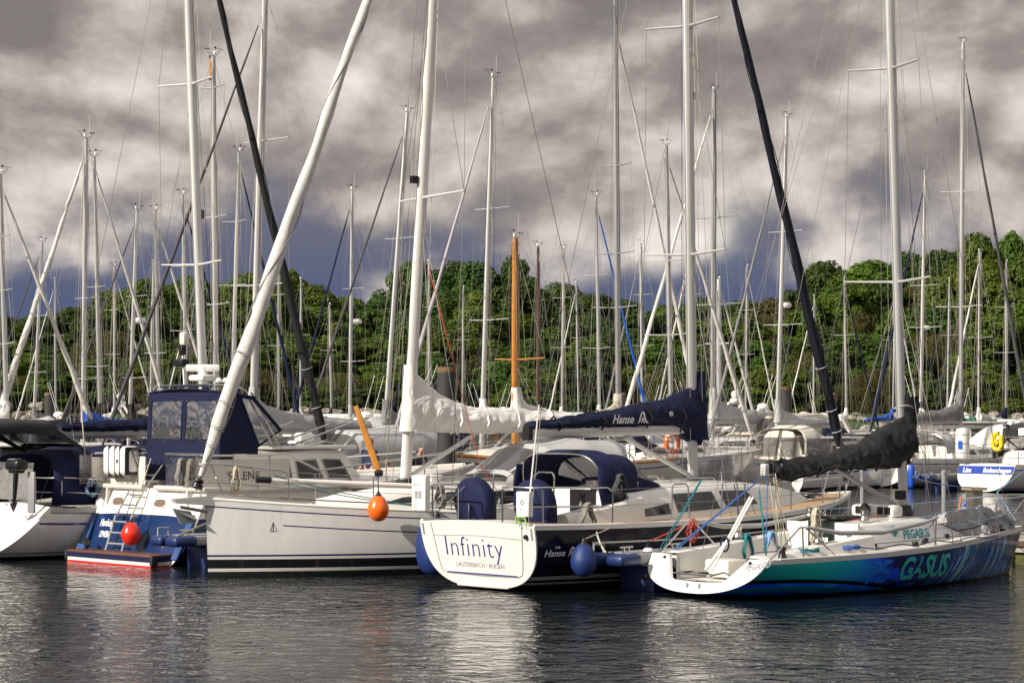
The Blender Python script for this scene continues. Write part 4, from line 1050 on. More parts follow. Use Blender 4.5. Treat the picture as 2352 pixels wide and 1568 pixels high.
    for k in range(6):
        a = .5+k*.38; fl.tube([rf.side(4.18, .42, -1, .012), rf.side(4.18+cos(a)*.09, .42+sin(a)*.25, -1, .012), rf.side(4.18+cos(a+.3)*.15, .42+sin(a+.3)*.45, -1, .012)], [.004, .012, .004], 4)
    obj('emblem', fl, MATS['letter_teal'], cr)
    # instrument pod on the roof
    pod = MB(); pod.rbox((4.72, 0, 1.29), (.30, .98, .22), .07); po = obj('instrument_pod', pod, GEL, cr)
    for y in (.30, -.05, -.20, -.36):
        q = MB(); q.box((4.565, y, 1.30), (.012, .13, .13)) if y != -.05 else None
        if y != -.05: obj('display', q, BLACK, po)
    q = MB(); q.lathe([(.10, 0), (.11, .03), (.085, .06), (.0, .07)], (4.56, .12, 1.32), (-1, 0, 0), 14); obj('compass', q, BLACK, po)
    mast, on = rig(b, h, 5.45, 1.19, 13.2, -.55, .08, ALU, spread=((5.35, .98), (9.15, .80)), bowx=8.5, bowz=.92, frac=.9, chain=(5.2, 1.30), wr=.007, back=(.35, .05), lines=5, sweep=.3)
    mc = MB(); mc.lathe([(.17, 0), (.19, .05), (.15, .12), (.13, .2)], (5.45, 0, 1.17), (0, 0, 1), 12); obj('mast_collar', mc, BLACK, mast)
    gn = MB(); gn.box((5.36, 0, 1.55), (.14, .14, .16)); obj('gooseneck', gn, BLACK, mast)
    boom(b, 5.4, 1.95, 2.25, 2.08, .07, ALUD); vang(b, 5.4, 1.25, 2.2, 1.9, ALUD)
    be = MB(); be.rbox((1.88, 0, 2.06), (.20, .12, .20), .02); obj('boom_end_casting', be, ALU, b)
    sc = sail_cover(b, 5.55, 2.02, [(0, 2.98, 2.10, .22), (.1, 2.86, 2.04, .26), (.22, 2.70, 2.03, .27), (.36, 2.52, 2.03, .24), (.5, 2.40, 2.04, .20), (.65, 2.30, 1.99, .17), (.85, 2.24, 1.88, .15), (1, 2.20, 1.92, .12)], BLACKC, collar=(3.32, .15, 2.3), wr=.075, seed=9); straps(sc, 5.55, 2.02, [(0, 2.98, 2.10, .22), (.1, 2.86, 2.04, .26), (.22, 2.70, 2.03, .27), (.36, 2.52, 2.03, .24), (.5, 2.40, 2.04, .20), (.65, 2.30, 1.99, .17), (.85, 2.24, 1.88, .15), (1, 2.20, 1.92, .12)], (.30, .48, .72, .93), BLACK, .014)
    t = MB(); t.tube([(5.45+cos(a*pi/6)*.17, sin(a*pi/6)*.17, 3.12+.03*sin(a)) for a in range(14)], .012, 5); obj('cover_tie', t, LGREYC, b)
    # tiller with extension standing up, ring handle
    tl = MB(); tl.tube([(.30, -.12, .45), (.75, -.12, .85)], .03, 7); tl.tube([(.38, -.20, .45), (.75, -.14, .85)], .016, 6); ti = obj('tiller', tl, ALUW, b)
    ex = MB(); ex.tube([(.75, -.12, .85), (1.25, -.22, 1.62)], .022, 7); ex.tube([(.78, -.16, .85), (1.28, -.26, 1.62)], .016, 7); obj('tiller_extension', ex, WPLAST, ti)
    rg = MB(); rg.tube([(.74+cos(a*pi/8)*.03, -.13+cos(a*pi/8)*.12, .86+sin(a*pi/8)*.12) for a in range(17)], .018, 6); obj('ring_handle', rg, INKN, ti)
    # outboard bracket lying folded on the cockpit sole
    for sd in (1, -1): winch(b, (2.15, sd*.92, h.deckz(2.15)+.20), 1.25); winch(b, (3.65, sd*.62, 1.17), 1.1)
    winch(b, (1.05, -1.12, h.deckz(1.05)), 1.1, BLACK)
    # stern rails: two padded A-frames and hiking line, stanchions
    for sd in (1, -1):
        mb = MB(); z = h.deckz(1.3)
        mb.tube([(.62, sd*1.26, h.deckz(.6)), (1.30, sd*1.28, z+.50), (1.42, sd*1.28, z+.50), (2.1, sd*1.34, h.deckz(2.1))], .016, 7); mb.tube([(1.36, sd*1.28, z+.50), (1.36, sd*1.30, z)], .014, 6)
        obj('stern_rail', mb, STEEL, b)
        pd = MB(); pts = [(1.45, sd*1.28, z+.50), (2.2, sd*1.34, z+.38), (3.2, sd*1.40, z+.36), (4.3, sd*1.38, z+.48), (4.75, sd*1.33, z+.56)]; pd.tube(pts, [.028, .04, .042, .036, .02], 8); obj('padded_lifeline', pd, LGREYC, b)
        for x in (4.75, 6.6):
            q = MB(); y = h.half(x)-.07; z2 = h.deckz(x); q.tube([(x, sd*y, z2), (x+.04, sd*y, z2+.58)], .014, 6)
            if x < 6: q.tube([(x-.45, sd*y, z2), (x+.04, sd*y, z2+.56)], .012, 6); q.tube([(x-.1, sd*(y-.3), z2+.02), (x+.02, sd*y, z2+.48)], .012, 6)
            obj('stanchion', q, STEEL, b)
        for k in (.56, .30):
            l = MB(); l.tube([(4.79, sd*(h.half(4.75)-.07), h.deckz(4.75)+k), (6.64, sd*(h.half(6.6)-.07), h.deckz(6.6)+k), (8.2, sd*.30, h.deckz(8.2)+k)], .006, 5); obj('lifeline', l, ROPELB, b)
    pulpit(b, h, .95, .60)
    # running rigging over the deck
    rr = random.Random(8)
    for k, (a, c, s_, m_) in enumerate((((.72, -.7, .78), (2.0, .35, 2.05), -.0, ROPEB), ((.70, -.66, .75), (2.0, .30, 2.05), 0, ROPEB), ((1.15, -.95, .72), (2.0, .3, 2.05), 0, ROPEB), ((1.12, -.90, .72), (2.0, .3, 2.03), 0, ROPEB))):
        pass
    bb = (1.90, 0, 2.0)
    for q in ((.62, .95, .72), (.66, .92, .72), (.85, -.95, .73)): rope(b, [q, bb], .010, ROPEB, 'mainsheet')
    for q, e in (((.42, 1.10, .70), (1.05, .72, 1.9)), ((.45, 1.06, .70), (1.05, .70, 1.9)), ((.7, -1.10, .72), (1.05, -.62, 1.75)), ((.73, -1.06, .72), (1.05, -.6, 1.75))): rope(b, [q, e], .010, ROPET, 'backstay_tackle')
    for q in ((1.05, .71, 1.9), (1.05, -.61, 1.75)): line(b, q, (4.95, 0, 12.6), .006, WIRE, 'running_backstay')
    for q in ((.52, -.92, .76), (.55, -.90, .76)): rope(b, sag(q, (6.3, -1.0, .86), .02), .007, ROPEN, 'jib_sheet')
    rope(b, sag((3.2, -.75, .95), (6.2, -.45, 1.05), .02), .008, ROPER, 'control_line'); rope(b, sag((3.4, -.55, 1.18), (5.3, -.15, 1.22), -.01), .008, ROPER, 'control_line')
    for k in range(4):
        x = 2.6+k*1.0; rope(b, [(x, -1.18, h.deckz(x)+.07), (x+.3, -1.16-.05*rr.random(), h.deckz(x)+.10), (x+.65, -1.22, h.deckz(x)+.06), (x+1.0, -1.18, h.deckz(x)+.08)], .011, ROPEN, 'deck_line')
    rope(b, [(5.0, -1.2, 1.1), (5.5, -1.15, .95), (6.1, -1.05, .98), (6.6, -.95, 1.05)], .011, ROPEN, 'deck_line')
    for x, y in ((3.45, -1.0), (4.3, -1.2), (5.0, -.85), (5.9, -.6)):
        k = MB(); k.rbox((x, y, h.deckz(x)+.07), (.12, .07, .09), .02); obj('block', k, BLACK, b)
    for k in range(7): rope(b, [(2.05+rr.uniform(-.1, .1), rr.uniform(-.12, .12), 2.0), (2.15+rr.uniform(-.12, .12), -.1+rr.uniform(-.18, .18), .72+rr.uniform(0, .1))], .008, ROPEW, 'reef_line')
    return b, h
BP, HP = pegasus()
def gear_pegasus():
    rz = BP.rotation_euler.z
    coil(world(BP, (2.25, .80, .93)), ROPET, 'teal rope hank over the far cockpit side of the racing yacht', drop=.50, w=.28, n=6, rotz=rz, r=.014, seed=2)
    coil(world(BP, (2.85, .80, .95)), ROPELB, 'light blue rope hank hung inside the racing yacht cockpit', drop=.52, w=.40, n=9, rotz=rz, r=.012, seed=3)
    coil(world(BP, (2.5, -.55, 1.42)), ROPEW, 'cream rope hank tied below the boom of the racing yacht', drop=.75, w=.26, n=7, rotz=rz, r=.012, seed=4)
    coil(world(BP, (1.40, 1.28, 1.20)), ROPER, 'red cord loop on the far stern rail of the racing yacht', drop=.42, w=.25, n=3, rotz=rz, r=.010, seed=7)
    for x, y, l in ((1.75, -1.06, 'small teal rope heap on the near side deck of the racing yacht'), (2.75, -1.05, 'blue rope heap beside the cabin door of the racing yacht')):
        mb = MB(); rr = random.Random(int(x*100)); pts = []
        for k in range(70): a = k*.62; pts.append((cos(a)*(.16+.05*rr.random()), sin(a)*(.12+.05*rr.random()), .02+.07*rr.random()))
        mb.tube(pts, .012, 5); tag(obj('rope_heap', mb, ROPET if x < 2 else ROPEB, None, loc=world(BP, (x, y, HP.deckz(x)+.05)), rotz=rz, smooth=180), l, 'rope')
    fender(world(BP, (.62, 1.56, .42)), .13, .62, WPLAST, 'white cylinder fender on the far stern corner of the racing yacht', world(BP, (1.25, 1.28, 1.1)), ROPER, NAVY, name='cylinder_fender')
    # folded outboard bracket on the cockpit sole
    t = thing('folding_ladder', 'folded steel boarding ladder lying in the open stern cockpit', 'ladder', world(BP, (.38, .05, .30)), rz)
    rr = random.Random(6)
    for k in range(2):
        m = MB(); m.tube([(-.02+.16*k, .62, .06), (-.05+.16*k, -.15, .07)], .018, 6); obj('rail', m, STEEL, t)
    for k in range(4):
        m = MB(); m.rbox((.06, .52-.17*k, .09), (.22, .05, .03), .01); obj('rung', m, BLACK if k % 2 else STEEL, t)
    m = MB(); m.tube([(.05, -.15, .05), (.08, -.45, .12), (.05, -.60, .08), (.05, -.62, 0)], .016, 6); obj('hook', m, STEEL, t)
    # loosely folded jib on the foredeck
    mb = MB(); rings = []
    for i in range(90):
        u = i/89; x = 6.75+1.58*u; w_ = (.34*(1-u)+.16)*(1 if i else .6); hh = .15+.15*sin(pi*min(1, u*1.1))+.05*sin(u*23); c = []
        for j in range(40):
            a = pi*j/39; p = Vector((x, cos(a)*w_, HP.deckz(x)+.02+sin(a)**.8*hh)); rg = 1-abs(mn.noise(Vector((p.x*5+p.z*3, p.y*5, p.z*6))))*2; rg2 = 1-abs(mn.noise(Vector((p.x*12, p.y*12+p.z*6, p.z*9+4))))*2
            c.append(p+wrinkle(p, .10, 3.5, 3)+Vector((0, cos(a), sin(a)))*(.10*rg+.055*rg2))
        rings.append(c)
    mb.loft(rings, False, True); s = tag(obj('folded_sail', mb, mat('sail_grey', (.33, .33, .33), .6, var=.2, vs=8, bump=.4, bs=30), None, loc=BP.location, rotz=rz, smooth=60), 'crumpled grey sail heaped on the bow of the racing yacht', 'sail')
    tag(rope(None, sag(world(BP, (5.5, .0, 1.9)), at(2230, 1118, 43.0), .05), .010, ROPELB, 'mooring_line'), 'pale blue line from the racing yacht mast to the pontoon pedestal', 'rope')
    tag(rope(None, [world(BP, (8.6, -.1, .98)), at(2290, 1130, 42.2), at(2360, 1075, 42.5)], .010, ROPELB, 'mooring_line'), 'pale blue bow line leading past the steel pulpit', 'rope')
gear_pegasus()
# ---- the white sloop moored bow out
def white_sloop():
    hx, hy = -.85, -.53
    loc, rz = place(3.07, 44.6, hx, hy)
    b = thing('sailing_yacht', 'long white hulled sloop with navy stripes moored with its bow to the left', 'sailing yacht', loc, rz)
    h = Hull(10.2, 3.35, .74, (1.06, 1.08, 1.42), .45, 3.2, .5, .06, .05, p=2.2)
    NV = (.012, .010, .085)
    HM = hullmat('hull_pale', (.66, .65, .63), [(-1, .10, (.012, .013, .014)), (.10, .125, (.62, .62, .56)), (.16, .33, (.006, .006, .008)), (.325, .34, (.62, .62, .6)), (.375, .41, NV)],
                 [(.10, .125, NV), (.36, .383, NV, 1.2, 9.0)], rough=.16)
    add_hull(b, h, HM); add_transom(b, h, GEL)
    add_deck(b, h, DECK, well=(.5, 3.3, .72, .4)); side_strip(b, h, 'teak_deck', TEAK, .4, 9.9, .08, .55); add_toerail(b, h, GEL, 0, .035, .05)
    # hull window and builder's sail mark (port side)
    w_ = MB(); rows = [[h.pt(h.u(x), z, 1, .008) for x in (5.28, 5.6, 5.95, 6.28)] for z in (.60, .70)]; w_.loft(rows, False); obj('hull_window', w_, GLASSD, b, fix=False)
    f = hullside(h, 9.20, .84, 1); k = MB(); k.tube([f(0, 0), f(.05, .17), f(.12, 0), f(0, 0)], .004, 4); k.tube([f(.05, .17), f(.05, 0)], .004, 4); obj('emblem', k, INKN, b)
    e = MB(); e.lathe([(.04, 0), (.045, .012), (.02, .014)], h.pt(h.u(4.0), .86, 1), (0, 1, 0), 10); obj('skin_fitting', e, BLACK, b)
    # bow roller plank with anchor
    z = h.deckz(10.2); pl = MB(); pl.prism([(9.5, .10, z+.02), (9.5, .10, z-.10), (9.9, .10, z-.13), (10.85, .08, z-.05), (10.9, .08, z+.03), (9.9, .10, z+.09)], (0, -.18, 0)); obj('bowsprit', pl, GEL, b)
    an = MB(); an.tube([(10.75, 0, z-.12), (10.2, 0, z-.22)], .035, 6); an.prism([(10.9, -.02, z-.14), (10.75, -.02, z-.42), (10.45, -.02, z-.42), (10.55, -.02, z-.20)], (0, .04, 0)); an.add([(10.9, 0, z-.16), (10.5, .13, z-.36), (10.45, 0, z-.28), (10.5, -.13, z-.36)], [(0, 1, 2), (0, 2, 3)]); obj('anchor', an, GREYT, b)
    rf = Roof(h, [(2.9, 1.10, .95, None, 1.60), (3.6, 1.10, .94, None, 1.62), (5.0, 1.02, .86, None, 1.62), (6.2, .86, .70, None, 1.60), (7.2, .62, .46, None, 1.50), (8.0, .36, .18, None, 1.34)], .06)
    cr = add_roof(b, rf, GEL); rf.window(cr, [(3.2, .35), (6.0, .35), (5.6, .78), (3.2, .80)]); rf.window(cr, [(6.2, .38), (6.9, .38), (6.5, .62), (6.1, .66)])
    hr = MB()
    for sd in (1, -1): hr.tube([(3.6, sd*.72, 1.66), (3.7, sd*.72, 1.74), (5.6, sd*.62, 1.74), (5.7, sd*.62, 1.66)], .014, 6)
    obj('grab_rail', hr, STEEL, cr)
    q = MB(); q.rbox((7.1, 0, 1.57), (.5, .45, .05), .02); obj('deck_hatch', q, GLASSD, cr)
    mast, on = rig(b, h, 6.06, 1.64, 14.5, -.95, .088, ALUW, spread=((7.2, 1.25), (11.3, .95)), bowx=10.35, bowz=z+.05, frl=(SAILC, .135), frac=.97, chain=(5.8, 1.32), wr=.008, back=(.2, .9), lines=5)
    mc = MB(); mc.lathe([(.18, 0), (.19, .06), (.15, .12)], (6.06, 0, 1.62), (0, 0, 1), 14); obj('mast_collar', mc, BLACK, mast)
    dl = MB(); dl.box((5.86, 0, 7.55), (.14, .10, .14)); obj('deck_light', dl, BLACK, mast)
    boom(b, 6.06, 1.9, 2.86, 2.92, .09, ALUW); vang(b, 6.06, 1.70, 2.8, 1.75)
    prof = [(0, 3.86, 2.66, .15), (.06, 3.68, 2.66, .17), (.16, 3.42, 2.64, .19), (.28, 3.20, 2.63, .22), (.38, 3.13, 2.62, .22), (.55, 3.12, 2.62, .2), (.75, 3.06, 2.66, .18), (1, 3.0, 2.78, .14)]
    sc = sail_cover(b, 6.02, 1.95, prof, WHITEC, collar=(3.95, .13, 2.66), wr=.042, seed=4, slope=-.066)
    straps(sc, 6.02, 1.95, prof, (.27, .42, .60, .8), WHITEC, .014)
    hood(b, [(1.55, 1.45, 1.12, 1.42, 2.46), (2.5, 2.4, 1.14, 1.44, 2.52), (3.3, 3.45, 1.12, 1.56, 2.40), (4.35, 4.2, .92, 1.66, 1.82)], LGREYC, clear_from=2, cm=CLEARD)
    wheel(b, 1.0, .15, 1.75, .48); pulpit(b, h, 1.35, .66, fwd=.15); pushpit(b, h, 1.2, .62)
    stanchions(b, h, (2.6, 4.1, 5.6, 7.4), .62, rails=(.62, .33), ends=((1.2, h.half(1.2)-.05), (8.85, h.half(8.85)-.06)))
    # spinnaker pole lashed on the port rail
    p = MB(); zz = h.deckz(8)+.36; p.tube([(9.3, .42, zz+.18), (5.45, 1.42, zz-.02)], .05, 9); po = obj('spinnaker_pole', p, ALUW, b)
    for a, c in (((9.42, .39, zz+.186), (9.15, .46, zz+.172)), ((5.42, 1.43, zz-.02), (5.6, 1.38, zz-.01))):
        e = MB(); e.tube([a, c], .062, 9); obj('pole_end', e, BLACK, po)
    for a, c, m in (((9.1, .5, h.deckz(9)+.55), (5.2, 1.5, 1.15), ROPET), ((8.9, .55, h.deckz(9)+.40), (4.8, 1.5, 1.15), ROPET)): rope(b, sag(a, c, .12), .010, m, 'sheet')
    rope(b, sag((9.7, .25, 1.5), (4.4, 1.25, 1.22), .04), .014, ROPEG, 'jackline')
    rope(b, [(5.7, .3, 5.8), (4.9, .9, 2.0), (4.6, 1.3, 1.3)], .008, ROPER, 'red_halyard')
    return b, h
BD, HD = white_sloop()
def gear_white():
    fender(at(869, 1168, 39.25), .20, .47, ORANGE, 'bright orange ball fender hanging beside the white sloop', at(868, 1085, 39.3), name='ball_fender')
    t = thing('varnished_pole', 'tapered varnished wooden pole standing slantwise on the white sloop rail', 'pole', at(870, 1082, 39.3))
    a = at(817, 932, 39.5)-at(870, 1082, 39.3); mb = MB(); n_ = 8
    for i in range(1): mb.tube([a*(k/8) for k in range(9)], [.045, .062, .066, .064, .062, .058, .055, .052, .048], 8, flat=.55)
    obj('shaft', mb, VARN, t); k = MB(); k.rbox((0, 0, -.03), (.16, .12, .12), .03); obj('clamp', k, BLACK, t)
    rz = BD.rotation_euler.z
    coil(world(BD, (9.5, -.30, 2.02)), ROPEW, 'white rope hank on the bow rail of the white sloop', drop=.5, w=.2, n=5, rotz=rz, seed=12)
    t = thing('rescue_sling_case', 'small white rescue case on the far rail beyond the white sloop mast', 'rescue case', world(BD, (4.6, -1.35, 1.55)), rz)
    m = MB(); m.rbox((0, 0, 0), (.28, .14, .42), .03); obj('case', m, WPLAST, t)
    m = MB(); m.box((0, .072, .02), (.07, .006, .07)); obj('pictogram', m, INKN, t)
gear_white()
# ---- the trawler with the blue canvas wheelhouse
def trawler():
    loc, rz = place(-7.70, 42.88, .70, .714)
    b = thing('motor_yacht', 'blue and white trawler with navy canvas enclosure and a swim platform', 'motor yacht', loc, rz)
    h = Hull(9.2, 3.9, .93, (1.49, 1.50, 1.80), .6, 3.0, .62, .5, -.35, p=2.4)
    HM = hullmat('hull_royal', (.006, .021, .085), [(-1, .08, (.01, .01, .012)), (.93, 3, (.74, .71, .66))], [], rough=.2)
    add_hull(b, h, HM)
    tr = add_transom(b, h, HM if False else GEL, camber=.0)
    # lower blue field with framed sides
    lo = MB(); lo.prism([trans(h, y, z, .032) for y, z in ((1.62, .12), (1.69, .93), (.8, .97), (-.8, .97), (-1.69, .93), (-1.62, .12))], (-.006, 0, 0)); obj('transom_panel', lo, mat('hull_blue_flat', (.006, .028, .105), .25, coat=.5, var=.12), tr, smooth=0)
    for sd in (1, -1):
        e = MB(); e.prism([trans(h, sd*1.77, .95, .04), trans(h, sd*1.58, .95, .04), trans(h, sd*1.50, .15, .10), trans(h, sd*1.74, .15, .14)], (-.05, 0, 0)); obj('side_fin', e, mat('fin_blue', (.035, .085, .24), .3, coat=.4), tr)
        pw = MB(); y = .30+sd*.72; loop = [trans(h, y+cos(a*pi/8)*.20*(abs(cos(a*pi/8))**-.35 if abs(cos(a*pi/8)) > .05 else 1), 1.20+sin(a*pi/8)*.09, .036) for a in range(16)]
        pw.prism(loop, (-.005, 0, 0)); pf = MB(); pf.tube(loop+[loop[0]], .018, 5); o = obj('porthole', pw, mat('port_tan', (.20, .15, .12), .2), tr); obj('porthole_frame', pf, GEL, o)
        g = MB(); g.prism([trans(h, sd*1.38, 1.47, .02), trans(h, sd*1.38, 1.06, .02), trans(h, sd*1.36, 1.47, .18)], (0, .05, 0)); obj('bracket', g, GEL2, tr)
    letters(tr, 'Hamburg', .20, lambda x, y: trans(h, 1.38-x*.62, .70+y, .040), INKW, bold=.006, space=.95); letters(tr, '1294358', .17, lambda x, y: trans(h, 1.30-x*.60, .48+y, .040), INKW, bold=.005, space=.95)
    # swim platform in the colours of the flag
    pf = MB(); pf.rbox((-.20, .05, .215), (.55, 2.85, .05), .015); plat = obj('swim_platform', pf, mat('platform_teak', (.14, .06, .045), .5, var=.3, vs=9), b)
    for z0, z1, m, nm in ((.10, .19, NAVYB, 'blue_band'), (.03, .10, GEL, 'white_band'), (-.03, .03, mat('band_red', (.62, .02, .02), .4), 'red_band')):
        q = MB(); q.box((-.20, .05, (z0+z1)/2), (.56-.02*(z0 < .1), 2.9-.02*(z0 < .1), z1-z0-.002)); obj(nm, q, m, plat)
    for sd in (1, -1):
        q = MB(); q.rbox((-.42, .05+sd*1.46, .13), (.16, .10, .22), .04); obj('corner_bumper', q, RUBBER, plat)
    # ladder: upper and lower flights
    ld = MB()
    for y in (.62, .12): ld.tube([trans(h, y, 1.95, -.10), trans(h, y, 1.46, .14), trans(h, y, .95, .24)], .018, 7)
    for k in range(5): ld.tube([trans(h, .62, 1.75-.2*k, .02+.05*k), trans(h, .12, 1.75-.2*k, .02+.05*k)], .015, 6)
    lo_ = obj('ladder', ld, STEEL, b)
    ld = MB()
    for y in (.66, .10): ld.tube([trans(h, y, .93, .10), trans(h, y, .93, .24), (-.10, y, .24)], .026, 7)
    for k in range(3): ld.tube([(-.06+.04*k, .66, .38+.22*k), (-.06+.04*k, .10, .38+.22*k)], .02, 6)
    obj('ladder_foot', ld, GREYT, lo_)
    add_deck(b, h, GEL, camber=.02, x0=.0)
    zr = h.deckz(0)
    rub = MB(); 
    for sd in (1, -1): rub.tube([(h.X(0, zr)-.12, sd*.2, zr+.02)]+[(h.X(h.u(x), h.zs(h.u(x)))-(.12 if x < .3 else 0), sd*(h.half(x)+.05), h.deckz(x)+.02) for x in [9.1*k/24 for k in range(25)]], .05, 8)
    obj('rub_rail', rub, GEL2, b)
    # bulwark screens round the aft deck
    for sd in (1, -1):
        q = MB(); x0, x1 = .35, 2.1; q.loft([[Vector((x, sd*(h.half(x)-.04), h.deckz(x)+e)) for x in (x0, 1.2, x1, 2.6)] for e in (.06, .62)], False); obj('bulwark_panel', q, GEL2, b)
        q = MB(); q.loft([[Vector((x, sd*(h.half(x)-.05), h.deckz(x)+e)) for x in (.02, .15, .33)] for e in (.06, .66)], False); obj('screen', q, CLEARD, b)
        rl = MB(); rl.tube([(h.X(0, zr)+.02, sd*.35, zr+.70), (h.X(0, zr)+.05, sd*(h.half(0)-.12), zr+.70)]+[(x, sd*(h.half(x)-.05), h.deckz(x)+.70) for x in (.4, 1, 1.6, 2.2)]+[(2.5, sd*(h.half(2.5)-.05), h.deckz(2.5)+.72), (3.4, sd*(h.half(3.4)-.05), h.deckz(3.4)+.35), (8.4, sd*(h.half(8.4)-.05), h.deckz(8.4)+.40)], .021, 7)
        for x in (.33, 1.2, 2.1, 3.4, 5.0, 6.8): rl.tube([(x, sd*(h.half(x)-.05), h.deckz(x)), (x, sd*(h.half(x)-.05), h.deckz(x)+(.70 if x < 3 else .38))], .016, 6)
        obj('hand_rail', rl, STEEL, b)
        bk = MB(); xx = h.X(0, zr)+.03; bk.loft([[Vector((xx, sd*y, zr+e)) for y in (.35, .9, h.half(0)-.12)] for e in (.05, .64)], False); obj('screen', bk, CLEARD if sd < 0 else GEL2, b)
    letters(b, 'SELENE', .235, lambda x, y: Vector((1.06+x, -(h.half(1.06+x)-.035), h.deckz(1.3)+.22+y)), INKN, space=1.05)
    # main cabin with slanted windows, roof, windscreen
    rf = Roof(h, [(1.3, 1.30, 1.28, 1.2, 2.20), (2.6, 1.30, 1.18, 1.2, 2.22), (4.4, 1.25, 1.08, 1.2, 2.22), (4.95, 1.18, .95, 1.2, 1.75)], .05)
    cr = add_roof(b, rf, GEL, 'cabin')
    fr = mat('frame_grey', (.45, .44, .42), .4, .3)
    for q in ([(2.12, .42), (2.85, .42), (2.80, .80), (2.36, .80)], [(3.02, .42), (3.72, .42), (3.55, .80), (2.97, .80)], [(3.88, .42), (4.55, .42), (4.25, .80), (3.72, .80)]): rf.window(cr, q, m=GLASSD, frame=fr)
    rt = MB(); rt.rbox((3.5, 0, 2.30), (2.3, 2.5, .07), .03); obj('roof_top', rt, GEL, cr)
    hr = MB(); hr.tube([(3.1, -1.0, 2.33), (3.2, -1.0, 2.40), (4.2, -1.0, 2.40), (4.3, -1.0, 2.33)], .014, 6); obj('grab_rail', hr, STEEL, cr)
    hn = MB(); hn.rbox((4.0, -.25, 2.50), (.42, .30, .20), .08); hn.tube([(4.0, -.25, 2.32), (4.0, -.25, 2.45)], .05, 8); obj('searchlight', hn, WPLAST, cr)
    # windscreen in front of the flybridge
    ws = MB(); ws.loft([[Vector((2.25, -1.25, 2.33)), Vector((2.95, -1.05, 2.33)), Vector((3.12, 0, 2.33)), Vector((2.95, 1.05, 2.33)), Vector((2.25, 1.25, 2.33))], [Vector((2.15, -1.2, 2.78)), Vector((2.55, -1.0, 2.82)), Vector((2.7, 0, 2.82)), Vector((2.55, 1.0, 2.82)), Vector((2.15, 1.2, 2.78))]], False); o = obj('windscreen', ws, GLASSC, b, smooth=0)
    fr_ = MB(); fr_.tube([Vector((2.15, -1.2, 2.78)), Vector((2.55, -1.0, 2.82)), Vector((2.7, 0, 2.82)), Vector((2.55, 1.0, 2.82)), Vector((2.15, 1.2, 2.78))], .02, 5)
    for a, c in (((2.25, -1.25, 2.33), (3.9, -1.2, 2.78)), ((2.95, -1.05, 2.33), (4.75, -1.0, 2.82)), ((2.95, 1.05, 2.33), (4.75, 1.0, 2.82))): fr_.tube([a, c], .02, 5)
    obj('windscreen_frame', fr_, GREYT, o)
    # canvas enclosure: aft wall with two windows, dark sides, top
    x0, x1, w_, z0, z1 = .93, 1.55, 1.24, 1.62, 3.44
    def aft(y, z): return Vector((x0+.10*(z-z0)/(z1-z0), y, z))
    Y = [w_, w_-.12, .06, -.06, -w_+.12, -w_]; Z = [z0, z0+.82, z1-.16, z1]
    mb = MB()
    for i in range(5):
        for j in range(3):
            if j == 1 and i in (1, 3): continue
            mb.add([aft(Y[i], Z[j]), aft(Y[i+1], Z[j]), aft(Y[i+1], Z[j+1]), aft(Y[i], Z[j+1])], [(0, 1, 2, 3)])
    can = obj('canvas_enclosure', mb, NAVY, b, smooth=0, fix=False)
    md = can.modifiers.new('thick', 'SOLIDIFY'); md.thickness = .015
    for ya, yb in ((Y[1], Y[2]), (Y[3], Y[4])):
        q = MB(); q.loft([[aft(ya+(yb-ya)*i/6, Z[1]+(Z[2]-Z[1])*j/6)+wrinkle((ya+i, j, 1), .012, .9) for i in range(7)] for j in range(7)], False); obj('canvas_window', q, CLEAR, can)
        e = MB(); r_ = .07; e.tube([aft(ya, Z[1]+.03), aft(ya, Z[2]-.06), aft(ya-.08*(1 if ya > yb else -1), Z[2]), aft(yb+.08*(1 if ya > yb else -1), Z[2]), aft(yb, Z[2]-.06), aft(yb, Z[1]+.03), aft(ya, Z[1]+.03)], .022, 6); obj('window_hem', e, NAVY, can)
    for sd in (1, -1):
        q = MB(); pts = [Vector((x0, sd*w_, z0)), Vector((x1+.4, sd*w_, 2.30)), Vector((x1+.4, sd*w_, 2.42)), Vector((x1-.12, sd*w_, z1-.04)), Vector((x0+.10, sd*w_, z1-.02))]; pts.insert(1, Vector((x1+.4, sd*w_, z0))); q.prism(pts, (0, -sd*.02, 0)); obj('canvas_side', q, NAVY, can, smooth=0)
        q = MB(); tri = [Vector((x1-.08, sd*(w_-.02), z1-.06)), Vector((x1+.42, sd*(w_-.02), 2.34)), Vector((2.62, sd*1.15, 2.66)), Vector((1.85, sd*1.2, z1-.12))]; q.add(tri, [(0, 1, 2, 3)]); o = obj('canvas_window', q, CLEAR, can, smooth=0)
        e = MB(); e.tube(tri+[tri[0]], .045, 6); obj('window_hem', e, NAVY, o)
    q = MB(); rings = []
    for i in range(9):
        x = x0+.08+(1.85-x0)*i/8; rings.append([Vector((x, y, z1+.08*(1-(y/w_)**2)-(.10*(i/8)**2)-.012*abs(sin(i*pi/4)))) for y in [w_*(1-2*k/10) for k in range(11)]])
    q.loft(rings, False); o = obj('canvas_top', q, NAVY, can); o.modifiers.new('thick', 'SOLIDIFY').thickness = .02
    q = MB(); q.loft([[Vector((1.85, 1.18, z1-.08)), Vector((1.85, 0, z1-.02)), Vector((1.85, -1.18, z1-.08))], [Vector((2.6, 1.1, 2.68)), Vector((2.75, 0, 2.70)), Vector((2.6, -1.1, 2.68))]], False); obj('canvas_window', q, CLEAR, can)
